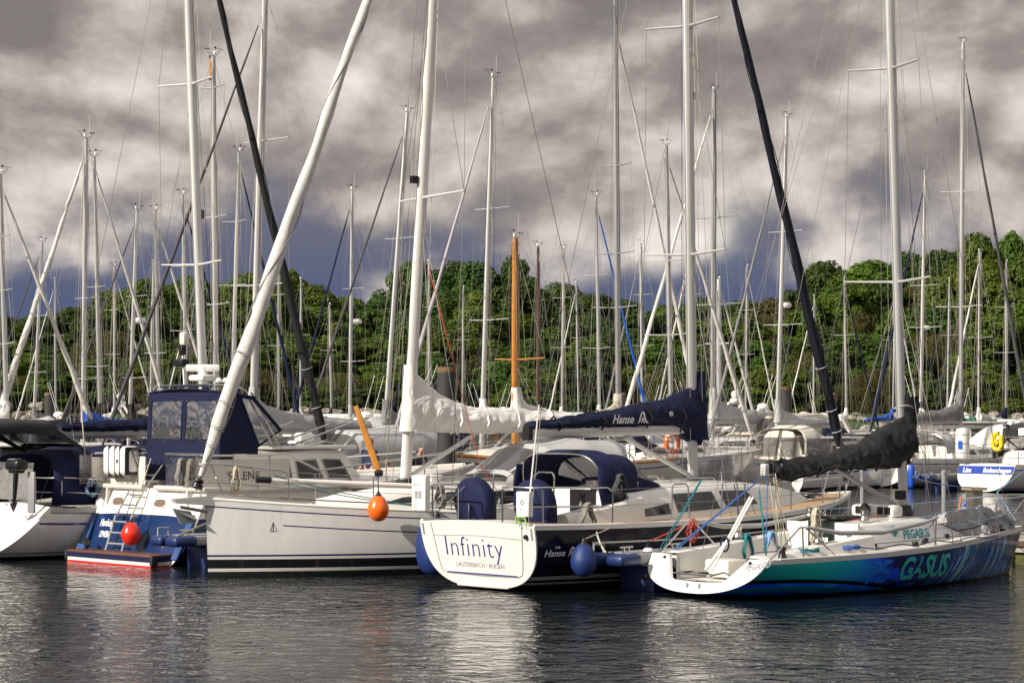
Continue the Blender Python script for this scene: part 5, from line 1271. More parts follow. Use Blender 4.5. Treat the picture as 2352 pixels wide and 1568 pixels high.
    # arch rails over it with the radar
    for y in (1.0, -1.0):
        a = MB(); a.tube([(.95, y, z1+.04), (1.05, y, z1+.14), (1.55, y, z1+.14), (1.75, y*1.08, z1+.02), (2.35, y*1.24, 2.30)], .026, 7); a.tube([(1.3, y, z1+.03), (1.3, y, z1+.14)], .02, 6); a.tube([(1.90, y*1.08, z1+.0), (2.55, y*1.24, 2.28)], .020, 7); obj('arch_rail', a, STEEL, b)
    a = MB(); a.tube([(1.5, 1.0, z1+.14), (1.5, -1.0, z1+.14)], .022, 7); a.tube([(1.08, 1.0, z1+.14), (1.08, -1.0, z1+.14)], .022, 7); a.box((1.3, -.1, z1+.15), (.5, 1.2, .03)); obj('arch_beam', a, STEEL, b)

    q = MB(); q.rbox((1.3, -.25, z1+.30), (.40, .50, .13), .05); q.lathe([(.10, 0), (.08, .16)], (1.3, -.25, z1+.37), (0, 0, 1), 10); rd = obj('radar_base', q, WPLAST, b)
    q = MB(); q.rbox((1.3, -.25, z1+.50), (.13, .70, .15), .04, rot=Matrix.Rotation(.80, 3, 'Z')); obj('radar_scanner', q, WPLAST, rd)
    for x, y in ((1.35, -.72), (1.4, -.88), (1.45, -1.0)):
        q = MB(); q.lathe([(.0, 0), (.07, .01), (.07, .05), (.03, .09), (0, .10)], (x, y, z1+.20), (0, 0, 1), 10); obj('antenna_dome', q, WPLAST, b)
    q = MB(); q.tube([(1.2, .75, z1+.1), (1.3, .45, z1+1.15)], .018, 6); q.tube([(1.2, .25, z1+.1), (1.3, .45, z1+.8)], .014, 6); mp = obj('signal_mast', q, ALUW, b)
    q = MB(); q.rbox((1.27, .45, z1+.62), (.2, .3, .16), .03); q.rbox((1.30, .45, z1+.90), (.12, .14, .24), .03); obj('lamp_box', q, BLACK, mp)
    q = MB(); q.rbox((1.3, .38, z1+1.12), (.16, .18, .28), .05); obj('horn', q, GEL2, mp)
    for ch in b.children:                                   # the whole deckhouse stands a little further forward
        if ch.name.split('.')[0] in ('cabin', 'windscreen', 'canvas_enclosure', 'canvas_window', 'arch_rail', 'arch_beam', 'radar_base', 'antenna_dome', 'signal_mast'): ch.location.x += .36
    return b, h
BS, HS = trawler()
def gear_trawler():
    rz = BS.rotation_euler.z; h = HS
    t = thing('life_raft', 'white life raft canister with dark straps on the trawler stern rail', 'life raft', world(BS, (h.X(0, 1.5)-.06, 1.05, 2.03)), rz)
    m = MB(); m.rbox((0, 0, 0), (.42, .86, .62), .12, seg=4); obj('canister', m, WPLAST, t, smooth=60)
    for y in (-.22, -.05, .16):
        s_ = MB(); s_.rbox((0, y, 0), (.435, .03, .635), .12, seg=3); obj('strap', s_, INKN if y != -.05 else mat('strap_brown', (.12, .08, .07), .7), t)
    s_ = MB(); s_.rbox((0, -.40, 0), (.40, .05, .58), .1, seg=3); obj('seam', s_, BLACK, t)
    s_ = MB(); s_.tube([(.2, .3, -.33), (-.15, .3, -.34), (-.15, -.3, -.34), (.2, -.3, -.33), (.2, -.47, -.3), (-.1, -.47, .25), (.2, -.47, .25)], .018, 6); obj('cradle', s_, STEEL, t)
    lg = MB(); lg.prism([(-.212, -.10, .0), (-.212, -.14, .05), (-.212, -.18, .02), (-.212, -.15, -.06)], (-.002, 0, 0)); obj('emblem', lg, FLOATB, t)
    fender(world(BS, (-.12, -.24, .60)), .20, .46, REDB, 'red ball fender hanging beside the trawler ladder', world(BS, (h.X(0, 1.5)-.12, -.05, 2.1)), ROPEW, name='ball_fender')
    coil(world(BS, (h.X(0, 1.5)-.05, -.95, 2.10)), ROPEG, 'dark grey rope hank on the trawler side rail', drop=.62, w=.22, n=6, rotz=rz, r=.018, seed=8)
    coil(world(BS, (h.X(0, 1.5)-.05, -1.28, 2.10)), ROPEW, 'beige rope hank on the trawler side rail', drop=.72, w=.26, n=8, rotz=rz, r=.018, seed=9)
    # crow on the platform
    c = thing('crow', 'black crow standing on the swim platform of the trawler', 'bird', world(BS, (-.30, 1.05, .245)), rz+1.2)
    mb = MB(); mb.tube([(-.24, 0, .10), (-.12, 0, .13), (0, 0, .15), (.09, 0, .17), (.15, 0, .21), (.19, 0, .235), (.225, 0, .23), (.27, 0, .22)], [.012, .035, .062, .066, .045, .040, .025, .004], 10)
    for sd in (1, -1):
        mb.tube([(0, sd*.025, .10), (.01, sd*.025, .05), (0, sd*.025, .006)], [.014, .008, .006], 5)
        for a in (-.4, 0, .4): mb.tube([(0, sd*.025, .006), (.05*cos(a), sd*.025+.05*sin(a), .004)], .005, 4)
    obj('body', mb, BLACK, c)
    for sd in (1, -1):
        m = MB(); m.tube([(.08, sd*.05, .17), (-.04, sd*.062, .14), (-.20, sd*.03, .105)], [.02, .028, .008], 6, flat=1.4); obj('wing', m, RUBBER, c)
    tag(rope(None, [world(BS, (.9, -1.66, 1.30)), world(BS, (.8, -1.9, .95)), at(405, 1232, 40.7)]+[], .022, ROPEG, 'mooring_line'), 'thick grey mooring line from the trawler side to the blue finger float', 'rope')
gear_trawler()
# ---- the white sloop at the left edge
def left_sloop():
    loc, rz = place(-11.15, 43.9, .70, .714)
    b = thing('sailing_yacht', 'white sloop with a black bimini and a big navy cockpit tent at the left edge', 'sailing yacht', loc, rz)
    h = Hull(9.8, 3.15, .80, (1.08, 1.05, 1.3), .42, 2.4, 1.15, .35, .02, p=2.3)
    HM = hullmat('hull_left', (.62, .61, .58), [(-1, .07, (.01, .01, .012)), (.13, .15, (.05, .05, .06))], [(.0, .10, (.34, .33, .31), 1.1, 9.8), (.10, .12, (.03, .03, .05), 1.1, 9.8), (.30, .345, (.012, .02, .16), .85, 9.8)])
    add_hull(b, h, HM); add_transom(b, h, GEL); add_deck(b, h, DECK, well=(1.3, 3.3, .7, .35), x0=1.16); add_toerail(b, h, ALU, 1.1, .022, .04)
    rf = Roof(h, [(3.2, 1.1, .95, None, 1.45), (4.6, 1.05, .9, None, 1.5), (6.0, .9, .72, None, 1.48), (7.6, .4, .2, None, 1.3)], .06); cr = add_roof(b, rf, GEL); rf.window(cr, [(3.6, .35), (5.6, .35), (5.4, .75), (3.6, .75)])
    # navy cockpit tent
    hood(b, [(1.15, 1.3, 1.22, 1.12, 2.16), (2.3, 2.3, 1.26, 1.12, 2.30), (3.6, 3.6, 1.25, 1.25, 2.32), (4.5, 4.4, 1.1, 1.35, 2.16)], NAVYB, name='cockpit_tent', tube=False, pw=.5)
    q = MB(); q.loft([[Vector((1.13+.14*k/4, .95-1.35*i/6, 1.20+.78*k/4)) for i in range(7)] for k in range(5)], False); obj('tent_window', q, clear('milky_vinyl', (.6, .6, .58), .5, (.6, .57, .53)), b)
    q = MB(); q.loft([[Vector((2.55+1.2*i/6, -1.262, 1.32+.6*k/3-.0)) for i in range(7)] for k in range(4)], False); obj('tent_window', q, GLASSD, b)
    hood(b, [(-.3, -.3, 1.2, 2.60, 2.86), (.5, .5, 1.28, 2.60, 2.90), (1.2, 1.2, 1.28, 2.56, 2.88), (2.1, 2.05, 1.2, 2.15, 2.30)], BLACKC, clear_from=2, cm=CLEARD, name='bimini', pw=.4)
    mast, on = rig(b, h, 6.05, 1.5, 14.4, -.64, .088, ALUW, spread=((6.35, 1.1), (10.4, 1.0)), bowx=9.72, bowz=1.45, frl=(BLACKC, .105), frac=.985, chain=(5.8, 1.42), wr=.007, back=(1.1, .9), lines=5)
    for z, dx in ((6.0, -.10), (3.9, -.02)):
        q = MB(); q.rbox((6.05+dx, .05, z+1.5), (.12, .12, .22), .03); obj('deck_light', q, BLACK, mast)
    boom(b, 6.05, 2.0, 2.62, 2.56, .085, ALUD)
    sail_cover(b, 6.0, 2.15, [(0, 3.3, 2.55, .18), (.12, 3.0, 2.62, .19), (.4, 2.90, 2.62, .17), (.7, 2.86, 2.60, .15), (1, 2.80, 2.62, .12)], NAVY, collar=(3.6, .15, 2.6), wr=.04, seed=14)
    pushpit(b, h, 2.3, .60, .016, .5, x0=.1); stanchions(b, h, (3.6, 5.0, 6.4, 7.8), .6, ends=((2.3, h.half(2.3)-.05), (8.6, h.half(8.6)-.06))); pulpit(b, h, 1.2)
    for sd in (1, -1): winch(b, (2.9, sd*1.32, h.deckz(2.9)+.12), 1.6)
    rope(b, [(1.9, -1.15, 3.4), (1.9, -1.35, 2.0), (2.35, -1.4, 1.15)], .012, ROPEW, 'mainsheet')
    gn = MB(); gn.tube([(2.2, -1.47, 1.10), (8.6, -h.half(8.6)+.05, 1.22)], .018, 5); obj('genoa_track', gn, BLACK, b)
    return b, h
BL, HL = left_sloop()
def gear_left():
    rz = BL.rotation_euler.z
    t = thing('outboard_motor', 'small black outboard motor clamped on the stern rail at the left edge', 'outboard motor', at(38, 1085, 43.6), rz)
    m = MB(); m.rbox((0, 0, .16), (.30, .50, .24), .09, seg=3); m.rbox((0, .0, .05), (.22, .34, .14), .05); obj('cowling', m, BLACK, t, smooth=60)
    m = MB(); m.rbox((0, .06, .235), (.22, .3, .10), .04); obj('cowling_top', m, GREYT, t)
    m = MB(); m.tube([(0, .02, .02), (0, .06, -.40), (0, .10, -.66)], [.06, .045, .035], 8); m.prism([(0, .0, -.60), (0, .26, -.63), (0, .22, -.69), (0, .14, -.80), (0, .06, -.70)], (.03, 0, 0)); obj('shaft', m, BLACK, t)
    m = MB()
    for k in range(3): m.add([Vector((-.02, .26, -.66))+Vector((.02*s_, 0, 0))+Vector((0, cos(a)*r_, sin(a)*r_)) for s_, a, r_ in ((0, k*2.1-.35, .12), (1, k*2.1, .02), (0, k*2.1+.35, .12))], [(0, 1, 2)])
    obj('propeller', m, GREYT, t)
    m = MB(); m.rbox((.16, -.30, -.40), (.05, .24, .85), .02); obj('mount_board', m, ALUD, t)
    tag(coil(world(BL, (2.05, -1.36, 1.68)), ROPELB, 'tangled blue line on the stern rail of the left edge sloop', drop=.42, w=.32, n=7, rotz=rz, r=.012, seed=15), None)
gear_left()
# ---------------------------------------------------------------- pontoons, fingers, piles
HX = Vector((.705, .709, 0))                 # berths run along this, the pontoon across it
PX = Vector((.709, -.705, 0))
def alongp(s, t, z=0): return HX*s+PX*t+Vector((0, 0, z))
PR = Matrix.Rotation(atan2(HX.y, HX.x), 3, 'Z')
CONC = mat('concrete', (.34, .32, .28), .85, var=.3, vs=2.5, bump=.5, bs=25)
ALGAE = mat('algae', (.10, .10, .025), .8, var=.6, vs=3)
PLANK = mat('plank_grey', (.30, .27, .23), .8, var=.3, vs=5)
def pontoon(s0, s1, t0, t1, label):
    t = thing('floating_pontoon', label, 'pontoon', alongp((s0+s1)/2, (t0+t1)/2), atan2(HX.y, HX.x))
    w_, l_ = s1-s0, t1-t0
    m = MB(); m.box((0, 0, .36), (w_, l_, .22)); obj('deck_slab', m, CONC, t)
    m = MB(); m.box((0, 0, .50), (w_-.1, l_-.1, .05)); obj('walkway', m, PLANK, t)
    m = MB(); m.box((0, 0, .0), (w_-.2, l_-.4, .52)); obj('float', m, ALGAE, t)
    for sd in (1, -1):
        m = MB(); m.box((sd*(w_/2+.03), 0, .42), (.06, l_, .10)); obj('fender_plank', m, BROWN, t)
pontoon(37.2, 39.3, -48, -20, 'long floating pontoon behind the front row of yachts')
pontoon(79.5, 81.5, -95, -40, 'far floating pontoon behind the second row of yachts')
def finger(px, py, d, L, label):
    e = at(px, py, d); e.z = 0
    t = thing('finger_pontoon', label, 'finger pontoon', e, atan2(HX.y, HX.x))
    m = MB(); m.rbox((L/2+.3, 0, .56), (L, .62, .18), .03); m.box((L/2+.3, 0, .66), (L, .5, .02)); obj('walkway', m, GREYT, t)
    for y in (.26, -.26):
        m = MB(); m.rbox((.15, y*.95, .56), (.54, .40, .20), .08, seg=3); obj('end_float', m, FLOATB, t)
    m = MB(); m.rbox((1.3, 0, .06), (1.1, .78, .72), .04); obj('float', m, FLOATB, t)
    m = MB(); m.rbox((4.8, 0, .06), (1.1, .78, .72), .04); obj('float', m, FLOATB, t)
    for x in (.35, 1.6):
        m = MB(); m.tube([(x-.16, -.12, .76), (x+.16, -.12, .76)], .02, 6); m.tube([(x-.06, -.12, .66), (x-.06, -.12, .76)], .02, 6); m.tube([(x+.06, -.12, .66), (x+.06, -.12, .76)], .02, 6); obj('cleat', m, STEEL, t)
    for x in (.0,):
        m = MB(); m.tube([(x, .3, .66), (x, .3, .80), (x+.25, .3, .80), (x+.25, .3, .66)], .02, 6); obj('hoop', m, GREYT, t)
finger(384, 1240, 40.9, 8.5, 'blue ended finger float between the trawler and the white sloop')
finger(1394, 1274, 35.7, 8.0, 'blue ended finger float between the dark sloop and the racing yacht')
finger(2118, 1098, 82.0, 8.5, 'blue finger float in the second row beside the Tulip sloop')
PILE = mat('pile_steel', (.045, .045, .045), .7, var=.5, vs=1.6, bump=.3, bs=10, streak=True)
RUST = mat('pile_rust', (.16, .09, .04), .85, var=.5, vs=5)
def pile(px, ytop, d, r, label, m_=None):
    p = at(px, ytop, d); t = thing('mooring_pile', label, 'pile', (p.x, p.y, 0))
    m = MB(); m.lathe([(r, -.8), (r, p.z*.5), (r, p.z-.02)], (0, 0, 0), (0, 0, 1), 22); obj('shaft', m, m_ or PILE, t)
    m = MB(); m.lathe([(r*1.01, 0), (r*1.01, .10), (r*.9, .14)], (0, 0, p.z-.06), (0, 0, 1), 22); obj('rim', m, RUST, t)
pile(1025, 850, 54.5, .235, 'thick dark steel mooring pile behind the white sail cover')
pile(1804, 892, 92, .28, 'dark mooring pile right of the beige cockpit tents')
pile(1913, 905, 118, .21, 'brown mooring pile standing near the stony shore', BROWN)
pile(114, 905, 100, .24, 'dark mooring pile far off near the left edge')
pile(1430, 905, 125, .20, 'slim far mooring pile left of the Hanse sail cover')
def pedestal():
    p = at(2238, 1125, 43.2); t = thing('power_pedestal', 'brushed metal power pedestal on the pontoon behind the racing yacht bow', 'power pedestal', (p.x, p.y, .52), atan2(HX.y, HX.x)-.5)
    h = p.z-.52; m = MB(); m.box((0, 0, h/2), (.22, .30, h)); obj('post', m, mat('brushed_metal', (.40, .36, .30), .35, .8, var=.25, vs=4, streak=True), t)
    m = MB(); m.box((0, 0, h+.03), (.34, .46, .06)); obj('cap', m, mat('cap_tan', (.45, .38, .28), .5, .4), t)
    for z in (.55, .72):
        m = MB(); m.lathe([(.05, 0), (.045, .12), (.03, .16)], (-.02, .16, h*z), (-.3, 1, -.5), 10); obj('plug', m, BLUEF2, t)
    tag(rope(None, sag(at(2207, 1140, 42.8), at(2190, 1235, 42.2), .06), .016, mat('cable_orange', (.75, .18, .03), .6), 'power_cable'), 'orange power cable hanging from the metal pedestal', 'cable')
    for px, yt, yb, d, lab in ((2168, 1088, 1215, 41.5, 'thin grey steel tube standing at the racing yacht foredeck'), (1980, 1085, 1182, 46, 'thin grey steel tube standing behind the black sail cover')):
        a = at(px, yt, d); b_ = at(px, yb, d); t2 = thing('steel_tube', lab, 'post', (b_.x, b_.y, .5 if d > 41.4 and d < 44 else 0)); m = MB(); m.tube([(0, 0, 0), (0, 0, a.z-t2.location.z)], .045, 9); obj('shaft', m, ALUD, t2); m = MB(); m.lathe([(.05, 0), (.05, .06), (.02, .09)], (0, 0, a.z-t2.location.z-.01), (0, 0, 1), 9); obj('cap', m, GREYT, t2)
pedestal()
# ---------------------------------------------------------------- people on the pontoon
def skinned(name, joints, edges, m, parent, sub=2):
    me = bpy.data.meshes.new(name); me.from_pydata([j[0] for j in joints], edges, []); o = bpy.data.objects.new(name, me); COL.objects.link(o); o.parent = parent
    me.materials.append(m); md = o.modifiers.new('skin', 'SKIN'); md.use_smooth_shade = True
    for i, j in enumerate(joints):
        r = j[1]; me.skin_vertices[0].data[i].radius = r if isinstance(r, tuple) else (r, r); me.skin_vertices[0].data[i].use_root = (i == 0)
    o.modifiers.new('sub', 'SUBSURF').levels = sub; o.modifiers['sub'].render_levels = sub
    return o
def person(px, d, z0, hgt, rz, label, hair, jacket, pose='stand', trousers=None):
    p = at(px, 1000, d); t = thing('person', label, 'person', (p.x, p.y, z0), rz); s = hgt/1.76; t.scale = (s, s, s)
    lean = .32 if pose == 'bend' else .0; H = lambda x, y, z: (x+lean*max(0, z-.95)*1.0, y, z-(.12*max(0, z-.95) if lean else 0))
    J = [(H(0, 0, .95), (.13, .10)), (H(.01, 0, 1.15), (.13, .10)), (H(0, 0, 1.36), (.14, .10)), (H(0, 0, 1.47), .065), (H(.02, 0, 1.54), .055), (H(.03, 0, 1.62), (.075, .085)), (H(.02, 0, 1.70), (.075, .085)), (H(.115, 0, 1.60), .018),
         (H(0, .18, 1.42), .055), (H(-.02, .24, 1.15), .042), (H(.16, .20, .98), .034), (H(.23, .19, .95), .028),
         (H(0, -.18, 1.42), .055), (H(-.02, -.24, 1.15), .042), (H(.16, -.20, .98), .034), (H(.23, -.19, .95), .028),
         ((0, .10, .88), .085), ((.02, .11, .48), .06), ((-.02, .11, .08), .045), ((.12, .12, .03), .035), ((0, -.10, .88), .085), ((.02, -.11, .48), .06), ((-.02, -.11, .08), .045), ((.12, -.12, .03), .035)]
    E = [(0, 1), (1, 2), (2, 3), (3, 4), (4, 5), (5, 6), (5, 7), (2, 8), (8, 9), (9, 10), (10, 11), (2, 12), (12, 13), (13, 14), (14, 15), (0, 16), (16, 17), (17, 18), (18, 19), (0, 20), (20, 21), (21, 22), (22, 23)]
    for sd in (1, -1):                                      # five fingers on each hand, rooted in the palm
        w_ = 11 if sd > 0 else 15; c = J[w_][0]
        for k in range(5):
            y = sd*(-.03+.016*k); a = (c[0]+.03, c[1]+y*.5, c[2]-.005); b_ = (c[0]+.085-.01*abs(k-2)-(.03 if k == 0 else 0), c[1]+y, c[2]-.03)
            J += [(a, .011), (b_, .007)]; E += [(w_, len(J)-2), (len(J)-2, len(J)-1)]
    skinned('body', J, E, SKIN, t)
    K = [(H(0, 0, .90), (.155, .125)), (H(.01, 0, 1.15), (.155, .125)), (H(0, 0, 1.36), (.165, .125)), (H(0, 0, 1.46), .085), (H(0, .18, 1.42), .072), (H(-.02, .245, 1.15), .060), (H(.13, .205, 1.0), .050), (H(0, -.18, 1.42), .072), (H(-.02, -.245, 1.15), .060), (H(.13, -.205, 1.0), .050)]
    j = skinned('jacket', K, [(0, 1), (1, 2), (2, 3), (2, 4), (4, 5), (5, 6), (2, 7), (7, 8), (8, 9)], jacket, t)
    T = [((0, 0, .93), (.14, .115)), ((0, .10, .84), .10), ((.02, .11, .48), .078), ((-.02, .11, .12), .065), ((0, -.10, .84), .10), ((.02, -.11, .48), .078), ((-.02, -.11, .12), .065)]
    skinned('trousers', T, [(0, 1), (1, 2), (2, 3), (0, 4), (4, 5), (5, 6)], trousers or JACKET, t)
    hc = Vector(H(.02, 0, 1.655)); m = MB(); rows = []
    for i in range(7):
        a = pi*.5*i/6; rows.append([hc+Vector((cos(b_)*sin(a+.12)*.107-.012, sin(b_)*sin(a+.12)*.098, cos(a)*.118+.012-(.07 if cos(b_) < .2 and i == 6 else 0))) for b_ in [2*pi*k/14 for k in range(14)]])
    m.loft(rows, True)
    if hair: obj('hair', m, hair, t, smooth=80)
    f = MB()
    for sd in (1, -1): f.lathe([(0, -.008), (.012, 0), (0, .008)], hc+Vector((.088, sd*.034, .005)), (1, 0, 0), 8)
    f.box(hc+Vector((.095, 0, -.075)), (.012, .05, .01)); fo = obj('face_features', f, BROWN, t)
    for sd in (1, -1):
        e = MB(); e.lathe([(0, -.012), (.03, 0), (0, .012)], hc+Vector((0, sd*.095, -.01)), (0, 1, 0), 10, sq=(1, .6)); obj('ear', e, SKIN, t)
person(850, 57.4, .53, 1.80, -2.2, 'standing man in a navy hooded jacket beside the varnished pole', mat('hair_grey', (.25, .20, .16), .7, var=.2), JACKET)
person(956, 56.1, .53, 1.74, -.9, 'stooping bald man in a dark jacket right of the white sloop mast', None, mat('jacket_grey', (.06, .06, .07), .8), 'bend')
person(890, 57.0, .53, 1.24, -1.9, 'small blond child in a navy jacket seen over the white sloop deck', HAIRB, JACKET)
# ---------------------------------------------------------------- yachts farther back
def bg(px, d, ytop, sgn, label, sy=(), cover=WHITEC, fur=None, hullc=(.66, .65, .62), stripe=(.02, .03, .12), L=None, mm=None, r=None, hoodm=NAVY, radar=None, yfoot_z=1.5, tent=None, name='sailing_yacht', topx=None, boomz=2.55, wood=False, hd=None, hullx=None, fb=None, flag=None, xmf=.575, tube=None):
    hx, hy = hd or ((.705, .709) if sgn > 0 else (-.705, -.709))
    foot = at(px, 950, d); foot.z = yfoot_z; zt = CH+(HY-ytop)/F*d; H = zt-yfoot_z
    L = L or min(13.5, max(8.3, H/1.30)); xm = L*xmf
    loc = (foot.x-hx*xm, foot.y-hy*xm, 0); rz = atan2(hy, hx)
    b = thing(name, label, 'sailing yacht', loc, rz)
    B = L*.325; k = L/10
    h = Hull(L, B, .78, fb or (1.05*k**.5, 1.03*k**.5, 1.32*k**.5), .4, 2.6, .55, .5, .03)
    hm = hullmat('hull_paint', hullc, [(-1, .08, (.015, .015, .02)), (.13, .17, stripe)], [(.16, .20, stripe)])
    add_hull(b, h, hm); add_transom(b, h, GEL); add_deck(b, h, DECK, well=(.6, L*.32, .6, .35)); add_toerail(b, h, VARN if wood else ALU, 0, .075 if wood else .022, .05)
    xr0 = L*.32; zr = h.deckz(xm)+.42
    rf = Roof(h, [(xr0, B*.33, B*.28, None, zr+.03), (xm-.6, B*.33, B*.28, None, zr+.03), (xm+.6, B*.27, B*.22, None, zr), (L*.80, B*.13, B*.08, None, zr-.2)], .05)
    cr = add_roof(b, rf, GEL2 if wood else GEL); rf.window(cr, [(xr0+.3, .3), (xm-.7, .3), (xm-.85, .75), (xr0+.3, .75)]); rf.window(cr, [(xm-.45, .32), (xm+.9, .34), (xm+.7, .72), (xm-.5, .74)])
    lean = 0.0
    if topx is not None:
        dx = (topx-px)/F*d; lean = dx/hx if abs(hx) > .3 else 0; lean = max(-1.2, min(1.2, lean))
    rr_ = r or .075*k; mm = mm or ALU
    sp = [((HY-y)/F*d+CH, B*.29*(1-.12*i)) for i, y in enumerate(sorted(sy, reverse=True))]
    mast, on = rig(b, h, xm, yfoot_z-.02, H, lean, rr_, mm, spread=sp, bowx=L-.05, frl=fur, frac=.98 if fur is None or len(fur) < 3 else fur[2], chain=(xm-.2, B*.45), wr=.0064 if d < 100 else .0075, lines=8, back=(.15, B*.30))
    if radar:
        zz = ((HY-radar)/F*d+CH); q = MB(); c = on(zz)+Vector((-.30*(1), 0, 0)); q.lathe([(.02, -.10), (.22, -.08), (.25, 0), (.22, .09), (.05, .13)], c, (0, 0, 1), 14); q.tube([on(zz-.12), c+Vector((0, 0, -.09))], .03, 5); obj('radar_dome', q, WPLAST, mast)
    bz = max(boomz, zr+.75); bl = L*.37
    boom(b, xm, xm-bl, bz, bz-.05, .07*k, ALUD); vang(b, xm, zr, bz-.05, 1.3*k)
    if cover is not None:
        hc = rr_*14; sail_cover(b, xm-.05, xm-bl+.1, [(0, bz+.75*k, bz-.02, .15), (.12, bz+.55*k, bz, .17), (.35, bz+.38*k, bz, .16), (.7, bz+.28*k, bz-.01, .13), (1, bz+.18*k, bz, .09)], cover, collar=(bz+1.0*k, rr_*1.5, bz+.1), wr=.05, seed=px, n=40, slope=lean/max(1, H))
    if tent is not None:
        hood(b, [(.5, .7, B*.40, h.deckz(.5)+.1, h.deckz(.5)+1.35), (1.8, 1.8, B*.42, h.deckz(1.5)+.1, h.deckz(1.5)+1.55), (xr0+.2, xr0+.2, B*.36, zr-.1, zr+.95), (xr0+1.2, xr0+1.0, B*.30, zr, zr+.15)], tent, clear_from=2, name='cockpit_tent', tube=False, pw=.5)
        for x0, x1 in ((.75, 1.6), (1.9, xr0)):
            q = MB(); q.loft([[Vector((x0+(x1-x0)*i/4, -B*.405-.03+.02*j, h.deckz(1)+.35+.62*j/2)) for i in range(5)] for j in range(3)], False); obj('tent_window', q, CLEARD, b)
    elif hoodm is not None:
        hood(b, [(xr0-.55, xr0-.7, B*.34, zr-.25, zr+.62), (xr0+.15, xr0, B*.34, zr-.15, zr+.66), (xr0+.95, xr0+.8, B*.28, zr, zr+.10)], hoodm, clear_from=1, n=14)
    if tube:
        tx, ty = tube; zz = CH+(HY-ty)/F*d; yy = (tx-px)/F*d/(-hy if abs(hy) > .2 else 1); q = MB(); q.tube([(xm-.1, yy, zz), (xm-.15, yy-.05, zz-.62)], [.05, .05], 10); t_ = obj('radar_reflector', q, VARN if tx < 600 else BROWN, mast); q = MB(); q.tube([(xm-.1, yy, zz+.05), (xm-.1, yy, zz-.03)], .065, 10); q.tube([(xm-.15, yy-.05, zz-.6), (xm-.155, yy-.055, zz-.68)], .065, 10); obj('end_caps', q, BLACK, t_)
    pulpit(b, h, 1.1, .58, .018); pushpit(b, h, 1.3, .58, .018)
    stanchions(b, h, [L*q for q in (.28, .42, .56, .70)], .58, rails=(.58, .3), ends=((1.3, h.half(1.3)-.05), (L-1.1, h.half(L-1.1)-.06)), r=.015, lr=.006)
    if flag:
        q = MB(); q.tube([(.15+h.slope, .5, h.deckz(0)), (-.1+h.slope, .5, h.deckz(0)+1.5)], .018, 5); st = obj('flag_staff', q, WPLAST, b)
        for i, m_ in enumerate(flag):
            q = MB(); z = h.deckz(0)+1.42-.14*i; q.loft([[Vector((-.1+h.slope-.08*j, .5+.05*sin(j*1.9), z-.02*j)) for j in range(7)], [Vector((-.09+h.slope-.08*j, .5+.05*sin(j*1.9+.2), z-.14-.02*j)) for j in range(7)]], False); obj('flag_stripe', q, m_, st)
    return b, h
GER = (BLACK, REDP, GOLD)
